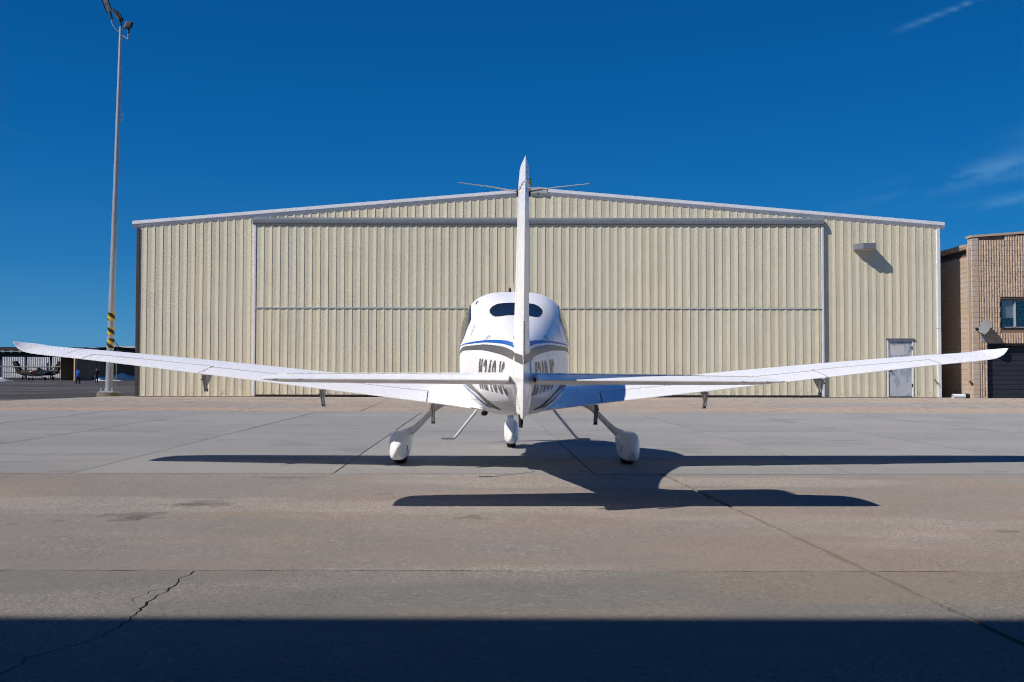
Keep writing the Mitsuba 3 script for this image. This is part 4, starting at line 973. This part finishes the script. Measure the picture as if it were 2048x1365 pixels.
# belly exhaust, roof antenna, propeller
air('exhaust_pipe', tube([(-.30, 13.0, .52), (-.335, 12.7, .495), (-.345, 12.45, .475)], [.04, .04, .04], 14, True, .7), 'black_plastic', 40)
ra = air('roof_antenna', hull_spheres([(-.045, 11.95, 1.91), (-.045, 11.85, 1.96), (-.045, 11.98, 1.985)], [.018, .014, .012]), 'black_plastic', 40)
add(ra + '__rod', place_air(tube([(-.01, 11.2, 1.845), (-.012, 11.16, 1.985)], [.008, .004], 8)), 'white_trim', smooth=40)
add(ra + '__foot', place_air(hull_spheres([(-.01, 11.24, 1.862), (-.01, 11.12, 1.845)], [.02, .016])), 'white_trim', smooth=40)
prop = air('spinner', lathe([(0, 0), (.16, 0), (.158, .08), (.13, .2), (.08, .29), (0, .33)], 32, 'y').apply_translation((0, 14.83, 1.05)), 'aircraft_white', 40)
for a_ in (0, 120, 240):
    bl = []
    for r_, w, tw in ((.12, .05, 60), (.3, .075, 45), (.6, .085, 28), (.85, .065, 20), (.95, .03, 17)):
        ang = np.linspace(0, 2 * np.pi, 14, endpoint=False); u, vv = np.cos(ang) * w, np.sin(ang) * w * .14; t_ = math.radians(tw)
        bl.append(np.stack([u * math.cos(t_) - vv * math.sin(t_), u * math.sin(t_) + vv * math.cos(t_), np.full(14, r_)], 1))
    b = loft(bl); b.apply_transform(trimesh.transformations.rotation_matrix(math.radians(a_), [0, 1, 0])); b.apply_translation((0, 14.92, 1.05))
    add(prop + '__blade', place_air(b), 'black_plastic', smooth=40)

# ------------------------------------------------------------------ far row of buildings on the left (turned away from the sun)
TH = math.radians(32)
def turned(m, org):
    m = m.copy(); m.apply_transform(trimesh.transformations.rotation_matrix(TH, [0, 0, 1])); m.apply_translation(org); return m
def far_add(name, m, mat, org, **kw): return add(name, turned(m, org), mat, **kw)
scene['shelter_white'] = tex(lambda p, n, uv: mi.Color3f(.70, .71, .72) * (.85 + .25 * fbm(p.x * 2, p.z * 2, p.y, 3)), .5, .3)
scene['dark_steel'] = diffuse((.035, .032, .032), .6, .3)
scene['tan_fascia'] = diffuse((.52, .38, .25), .6, .3)
def snow(p, n, uv): return mi.Color3f(.80, .82, .85) * (.8 + .25 * fbm(p.x * 3, p.y * 3, p.z * 3, 3))
scene['snow'] = tex(snow, .9, .1)
scene['snow_dirty'] = tex(lambda p, n, uv: mix((.62, .66, .72), (.30, .31, .33), smoothstep(.4, .65, fbm(p.x * 1.5, p.y * 1.5, p.z * 2, 4))), .9, .1)
GZ_F = -.605
so = np.array([-87.5, 170.0, GZ_F])         # shelter: local x along the front, y into it
TH = math.radians(6)
sh = thing('aircraft_shelter', 'long open aircraft shelter with dark roof on posts, far left', 'aircraft shelter')
far_add(sh + '__roof', bx(-15, 15.2, -1.2, 12, 5.25, 5.45), 'dark_steel', so)
far_add(sh + '__fascia', bx(-15, 15.2, -1.3, -1.205, 4.75, 5.43), 'brown_trim', so)
far_add(sh + '__beam', bx(-14.8, 15.0, -.6, -.3, 3.80, 4.62), 'dark_steel', so)
far_add(sh + '__end_wall', bx(14.6, 14.75, -.3, 12, 0, 5.2), 'dark_steel', so)
for x in (-12.6, -4.9, 1.3, 5.4, 9.4, 13.4):
    far_add(sh + '__post', bx(x - .14, x + .14, -.55, -.32, 0, 3.80), 'dark_steel', so)
for i in range(21):
    far_add(sh + '__rafter_end', bx(-14.5 + i * 1.35, -14.05 + i * 1.35, -1.36, -1.31, 4.58, 4.90), 'tan_fascia', so)
pb = thing('pale_building', 'long white corrugated wall seen through the open shelter', 'building')
for i in range(14):
    x0_ = -14 + i * 2.0
    n_ = 5; xs = np.linspace(x0_ + .01, x0_ + 1.99, n_ * 4 + 1); hs = np.array([0, .07, .07, 0] * n_ + [0])
    V = np.array([(x, 22 - h, z) for z in (.12, 5.0) for x, h in zip(xs, hs)]); n2 = len(xs)
    Fq = [f_ for j in range(n2 - 1) for f_ in ((j, j + 1, n2 + j + 1), (j, n2 + j + 1, n2 + j))]
    far_add(pb + '__wall_panel', tm(V, Fq), 'shelter_white', so)
far_add(pb + '__backing', bx(-14, 14, 22.03, 26, 0, 5.05), 'dark_steel', so)
# brown hangar
TH = math.radians(50)
bo = np.array([-65.7, 152.0, GZ_F])
bh = thing('brown_hangar', 'dark brown metal hangar with low gable roof behind the light pole', 'hangar')
for i in range(8):
    w_ = 1.56; za = 4.25 + .66 * (1 - abs(i - 4) / 4); zb_ = 4.25 + .66 * (1 - abs(i + 1 - 4) / 4)
    far_add(bh + '__wall_panel', prism_xz(Polygon([(i * w_ + .012, 0), (i * w_ + w_ - .012, 0), (i * w_ + w_ - .012, zb_), (i * w_ + .012, za)]), 0, .12), 'brown_wall', bo)
far_add(bh + '__corner_post', bx(-.30, -.02, -.05, .3, 0, 4.35), 'tan_fascia', bo)
far_add(bh + '__roof', prism_xz(Polygon([(-1.2, 4.22), (6.24, 5.0), (13.4, 4.22), (13.4, 4.45), (6.24, 5.25), (-1.2, 4.47)]), -.5, 5), 'dark_steel', bo)
far_add(bh + '__side_wall', bx(12.4, 12.5, .2, 5, 0, 4.2), 'brown_wall', bo)
far_add(bh + '__back_wall', bx(-.2, 12.4, 4.6, 4.7, 0, 4.2), 'brown_wall', bo)
# pale hangar farther back
TH = math.radians(6)
po = np.array([-66.0, 188.0, GZ_F])
ph = thing('pale_hangar', 'pale corrugated hangar with white eave showing above the brown hangar', 'hangar')
for i in range(16):
    x0_ = -8 + i * 2.0
    xs = np.linspace(x0_ + .01, x0_ + 1.99, 17); hs = np.array([0, .06, .06, 0] * 4 + [0])
    V = np.array([(x, -h, z) for z in (.1, 6.1) for x, h in zip(xs, hs)]); n2 = 17
    far_add(ph + '__wall_panel', tm(V, [f_ for j in range(16) for f_ in ((j, j + 1, n2 + j + 1), (j, n2 + j + 1, n2 + j))]), 'smooth_block', po)
far_add(ph + '__backing', bx(-8, 24, .02, .1, 0, 6.1), 'brown_trim', po)
far_add(ph + '__roof', prism_xz(Polygon([(-14, 5.5), (10, 6.12), (24.4, 5.9), (24.4, 6.05), (10, 6.36), (-14, 5.75)]), -.4, 12), 'white_trim', po)
# shed wall right next to the big hangar
TH = math.radians(40)
wo = np.array([-55.4, 152.0, GZ_F])
ts = thing('tan_shed', 'tan ribbed metal shed seen in the gap left of the big hangar', 'shed')
for i in range(7):
    far_add(ts + '__wall_panel', cat_([bx(i * .8 + .01, i * .8 + .79, 0, .08, 0, 3.7), bx(i * .8 + .3, i * .8 + .42, -.06, -.001, 0, 3.7)]), 'tan_paint', wo)
far_add(ts + '__roof', bx(-.3, 6, -.3, 7, 3.72, 3.95), 'dark_steel', wo)
# snow banks
def bank(name, c, L_, W_, H_, seed, label, mat='snow'):
    g = 40; u, v = np.meshgrid(np.linspace(-1, 1, g), np.linspace(-1, 1, 20)); 
    n_ = meshkit.fbm(np.stack([u * L_ * .8 + seed, v * W_ + seed, u * 0 + seed], -1), 4, seed)
    h = np.clip(1 - np.abs(u) ** 3, 0, 1) * np.clip(1 - v * v, 0, 1) ** .6 * H_ * (.25 + 1.25 * n_)
    V = np.stack([u * L_, v * W_, h - .08 * (h < .02)], -1).reshape(-1, 3); a_, b_ = np.meshgrid(np.arange(19), np.arange(g - 1), indexing='ij'); q = (a_ * g + b_).ravel()
    m = tm(V, np.vstack([np.stack([q, q + 1, q + g + 1], 1), np.stack([q, q + g + 1, q + g], 1)]))
    add(name, turned(m, (c[0], c[1], ground_z(np.array(c[0]), np.array(c[1])) - .02)), mat, smooth=True, label=label, cat='snow bank', group='snow banks by the far buildings')
TH = math.radians(50)
bank('snow_bank', (-60.6, 156.6), 4.6, .75, .95, 3, 'ploughed snow bank along the foot of the brown hangar')
TH = math.radians(40)
bank('snow_bank', (-53.0, 152.9), 2.4, .8, 1.15, 8, 'taller ploughed snow bank at the corner of the tan shed')
TH = 0.
bank('snow_bank', (-75.5, 142.0), 4.8, 1.5, 1.0, 11, 'grey snow heap at the left edge in front of the shelter', 'snow_dirty')
bank('snow_bank', (-61.2, 152.6), 2.2, .3, .16, 14, 'thin strip of bright snow beside the person in blue')

# parked high wing airplane in front of the shelter
hp = thing('high_wing_airplane', 'red and white high wing airplane parked in front of the shelter', 'airplane')
ho = np.array([-74.2, 157.0, float(ground_z(np.array(-74.2), np.array(157.0)))])
HT = math.radians(6)
def hw(name, m, mat, **kw):
    m = m.copy(); m.apply_transform(trimesh.transformations.rotation_matrix(HT, [0, 0, 1])); m.apply_translation(ho); return add(hp + '__' + name, m, mat, **kw)
scene['red_paint'] = diffuse((.22, .035, .03), .4, .5)
scene['old_white'] = diffuse((.34, .325, .31), .45, .4)
fr = []
for d, a_, zb, zt in ((-1.9, .22, .95, 1.35), (-1.75, .42, .75, 1.5), (-1.0, .52, .62, 1.55), (-.3, .56, .6, 1.95), (.6, .56, .6, 2.0), (1.8, .45, .7, 1.85), (3.6, .22, 1.0, 1.5), (5.4, .06, 1.2, 1.45)):
    th = np.linspace(0, 2 * np.pi, 24, endpoint=False); fr.append(np.stack([a_ * np.sign(np.cos(th)) * np.abs(np.cos(th)) ** .75, np.full(24, d), (zb + zt) / 2 + (zt - zb) / 2 * np.sign(np.sin(th)) * np.abs(np.sin(th)) ** .75], 1))
hw('fuselage', loft(fr), 'old_white', smooth=40)
hw('cowling', loft([r_ * [1.03, 1, 1] + [0, -.01, .0] for r_ in fr[:3]]).apply_translation((0, 0, .03)), 'red_paint', smooth=40)
wf = foil(.13, .03); hw('wing', solid([np.stack([np.full(len(wf), x), -.2 + 1.55 * wf[:, 0], 2.0 + wf[:, 1] * 1.5 + abs(x) * .02], 1) for x in (-5.4, -3, 0, 3, 5.4)]), 'bracket_grey', smooth=40)
for s_ in (-1, 1):
    hw('wing_strut', tube([(s_ * .5, .2, .8), (s_ * 2.6, .3, 2.0)], .045, 8), 'old_white', smooth=40)
    hw('main_leg', tube([(s_ * .4, .5, .75), (s_ * 1.15, .5, .22)], .05, 8), 'old_white', smooth=40)
    hw('wheel', lathe([(0, -.09), (.22, -.09), (.25, 0), (.22, .09), (0, .09)], 20, 'x', (s_ * 1.2, .5, .25)), 'rubber', smooth=40)
hw('nose_wheel', lathe([(0, -.08), (.18, -.08), (.21, 0), (.18, .08), (0, .08)], 20, 'x', (0, -1.4, .21)), 'rubber', smooth=40)
hw('nose_leg', tube([(0, -1.4, .25), (0, -1.35, .9)], .05, 8), 'old_white', smooth=40)
hw('windshield', loft([np.stack([r_[:, 0] * 1.02, r_[:, 1], r_[:, 2] * 1.0 + .02], 1)[:13] for r_ in (fr[2] + [0, .3, .08], fr[3] + [0, .05, .02])], False), 'aircraft_glass', smooth=40)
hw('tail_fin', prism_xz(Polygon([(-.04, 1.3), (.04, 1.3), (.03, 2.75), (-.03, 2.75)]), 4.6, 5.5), 'old_white')
hw('tailplane', bx(-1.7, 1.7, 4.7, 5.5, 1.42, 1.5, .02), 'old_white')
hw('propeller', cat_([bx(-.95, .95, -2.02, -1.98, 1.08, 1.2, .01), lathe([(0, 0), (.16, 0), (.1, .22), (0, .28)], 16, 'y', (0, 0, 0)).apply_transform(trimesh.transformations.rotation_matrix(math.pi, [0, 0, 1])).apply_translation((0, -1.9, 1.14))]), 'dark_steel', smooth=40)
# dark aircraft with two raised outer fins behind it
dk = thing('dark_airplane', 'dark airplane with two splayed raised fins behind the red and white airplane', 'airplane')
do = np.array([-77.2, 164.0, float(ground_z(np.array(-77.2), np.array(164.0)))])
def dkp(name, m, **kw): m = m.copy(); m.apply_translation(do); return add(dk + '__' + name, m, 'dark_steel', **kw)
dkp('hull', hull_spheres([(-2.6, 0, 1.2), (2.6, 0, 1.2), (0, -1.5, 1.1), (0, 2, 1.2)], [.42, .42, .55, .4], 2), smooth=40)
for s_ in (-1, 1):
    q = Polygon([(s_ * 2.5, .9), (s_ * 3.2, 1.0), (s_ * 4.0, 2.95), (s_ * 3.45, 3.05), (s_ * 2.7, 1.5)])
    dkp('raised_fin', prism_xz(q, -.5, .4))
    dkp('tailplane', bx(min(s_ * 3.2, s_ * 5.6), max(s_ * 3.2, s_ * 5.6), -.3, .4, 1.18, 1.27, .02))
    dkp('leg', tube([(s_ * 2.3, 0, 1.0), (s_ * 2.5, 0, .2)], .08, 8), smooth=40)
    dkp('wheel', lathe([(0, -.1), (.24, -.1), (.27, 0), (.24, .1), (0, .1)], 18, 'x', (s_ * 2.5, 0, .27)), smooth=40)

# ------------------------------------------------------------------ two people far away on the taxiway
scene['skin'] = diffuse((.50, .32, .24), .6, .3)
scene['blue_cloth'] = diffuse((.025, .10, .40), .85, .2)
scene['black_cloth'] = diffuse((.018, .018, .022), .9, .2)
scene['jeans'] = diffuse((.04, .07, .15), .9, .2)
scene['hair'] = diffuse((.03, .022, .018), .7, .3)
def blend(bones, it=6, res=.05):
    M = None
    for pts, rad in bones:
        h = to_man(hull_spheres(pts, rad, 2)); M = h if M is None else M + h
    m = from_man(M.refine_to_length(res)); m.merge_vertices(); trimesh.smoothing.filter_taubin(m, iterations=it); return m
def person(name, loc, rz, jacket, trousers, label, stride=.14):
    k = thing(name, label, 'person')
    Mx = trimesh.transformations.rotation_matrix(rz, [0, 0, 1]); Mx[:3, 3] = loc
    J = {}
    for s_ in (-1, 1):
        J[s_] = dict(hip=(s_ * .10, 0, .92), knee=(s_ * .11, -.05 + s_ * stride * .6, .50), ankle=(s_ * .11, s_ * stride + .03, .09), toe=(s_ * .13, s_ * stride - .14, .035), sh=(s_ * .19, .01, 1.43), el=(s_ * .27, .03 - s_ * .05, 1.15), wr=(s_ * .255, -.08 - s_ * .07, .92))
    bones = [([(0, 0, .95), (0, 0, 1.2)], [.15, .145]), ([(0, 0, 1.2), (-.11, .0, 1.40), (.11, .0, 1.40)], [.14, .11, .11]), ([(0, .0, 1.45), (0, -.01, 1.58)], [.065, .06]), ([(0, -.02, 1.63), (0, -.035, 1.68), (0, .01, 1.69)], [.072, .078, .092]), ([(0, -.11, 1.645), (0, -.118, 1.62)], [.014, .018])]
    for s_ in (-1, 1):
        j = J[s_]
        bones += [([j['hip'], j['knee']], [.095, .06]), ([j['knee'], j['ankle']], [.062, .042]), ([j['ankle'], j['toe']], [.045, .035]), ([j['sh'], j['el']], [.062, .045]), ([j['el'], j['wr']], [.045, .032]), ([(s_ * .093, .0, 1.66), (s_ * .095, .01, 1.63)], [.016, .012])]
        w = np.array(j['wr']); bones.append(([w, w + [0, -.02, -.075]], [.03, .034]))
        for f_ in range(4): bones.append(([w + [0, -.045 + .02 * f_, -.085], w + [-s_ * .012, -.045 + .02 * f_, -.13 - .008 * (1.5 - abs(f_ - 1.5))], w + [-s_ * .03, -.045 + .02 * f_, -.155]], [.0095, .009, .008]))
        bones.append(([w + [0, -.035, -.04], w + [-s_ * .015, -.065, -.085]], [.011, .009]))
    body_ = blend(bones, 4, .03); body_.apply_transform(Mx); add(k + '__body', body_, 'skin', smooth=True)
    jb = [([(0, 0, .86), (0, 0, 1.2)], [.19, .175]), ([(0, 0, 1.2), (-.12, .0, 1.41), (.12, .0, 1.41)], [.165, .125, .125]), ([(0, .0, 1.44), (0, .0, 1.50)], [.09, .085])]
    for s_ in (-1, 1): jb += [([J[s_]['sh'], J[s_]['el']], [.085, .066]), ([J[s_]['el'], J[s_]['wr']], [.066, .05])]
    jm = blend(jb, 5); jm.apply_transform(Mx); add(k + '__jacket', jm, jacket, smooth=True)
    tb = [([(-.08, 0, .90), (.08, 0, .90)], [.135, .135])]
    for s_ in (-1, 1): tb += [([J[s_]['hip'], J[s_]['knee']], [.115, .083]), ([J[s_]['knee'], J[s_]['ankle']], [.083, .068])]
    tmh = blend(tb, 5); tmh.apply_transform(Mx); add(k + '__trousers', tmh, trousers, smooth=True)
    for s_ in (-1, 1):
        a_, t_ = np.array(J[s_]['ankle']), np.array(J[s_]['toe'])
        sm = hull_spheres([a_ + [0, .03, -.045], a_ + [0, 0, .0], t_ + [0, 0, .01]], [.045, .055, .045], 2); sm.apply_transform(Mx); add(k + '__shoe', sm, 'black_cloth', smooth=True)
    hm = hull_spheres([(0, .02, 1.70), (0, .0, 1.74), (0, .045, 1.66)], [.098, .085, .075], 2); hm.apply_transform(Mx); add(k + '__hair', hm, 'hair', smooth=True)
def gz(x, y): return float(ground_z(np.array(x), np.array(y)))
p1 = (-50.2, 116.5); p2 = (-52.8, 128.0)
person('person', (p1[0], p1[1], gz(*p1)), math.radians(160), 'blue_cloth', 'black_cloth', 'person in bright blue jacket and dark trousers walking on the far taxiway')
person('person', (p2[0], p2[1], gz(*p2)), math.radians(20), 'black_cloth', 'jeans', 'person in black jacket and jeans standing near the snow bank')
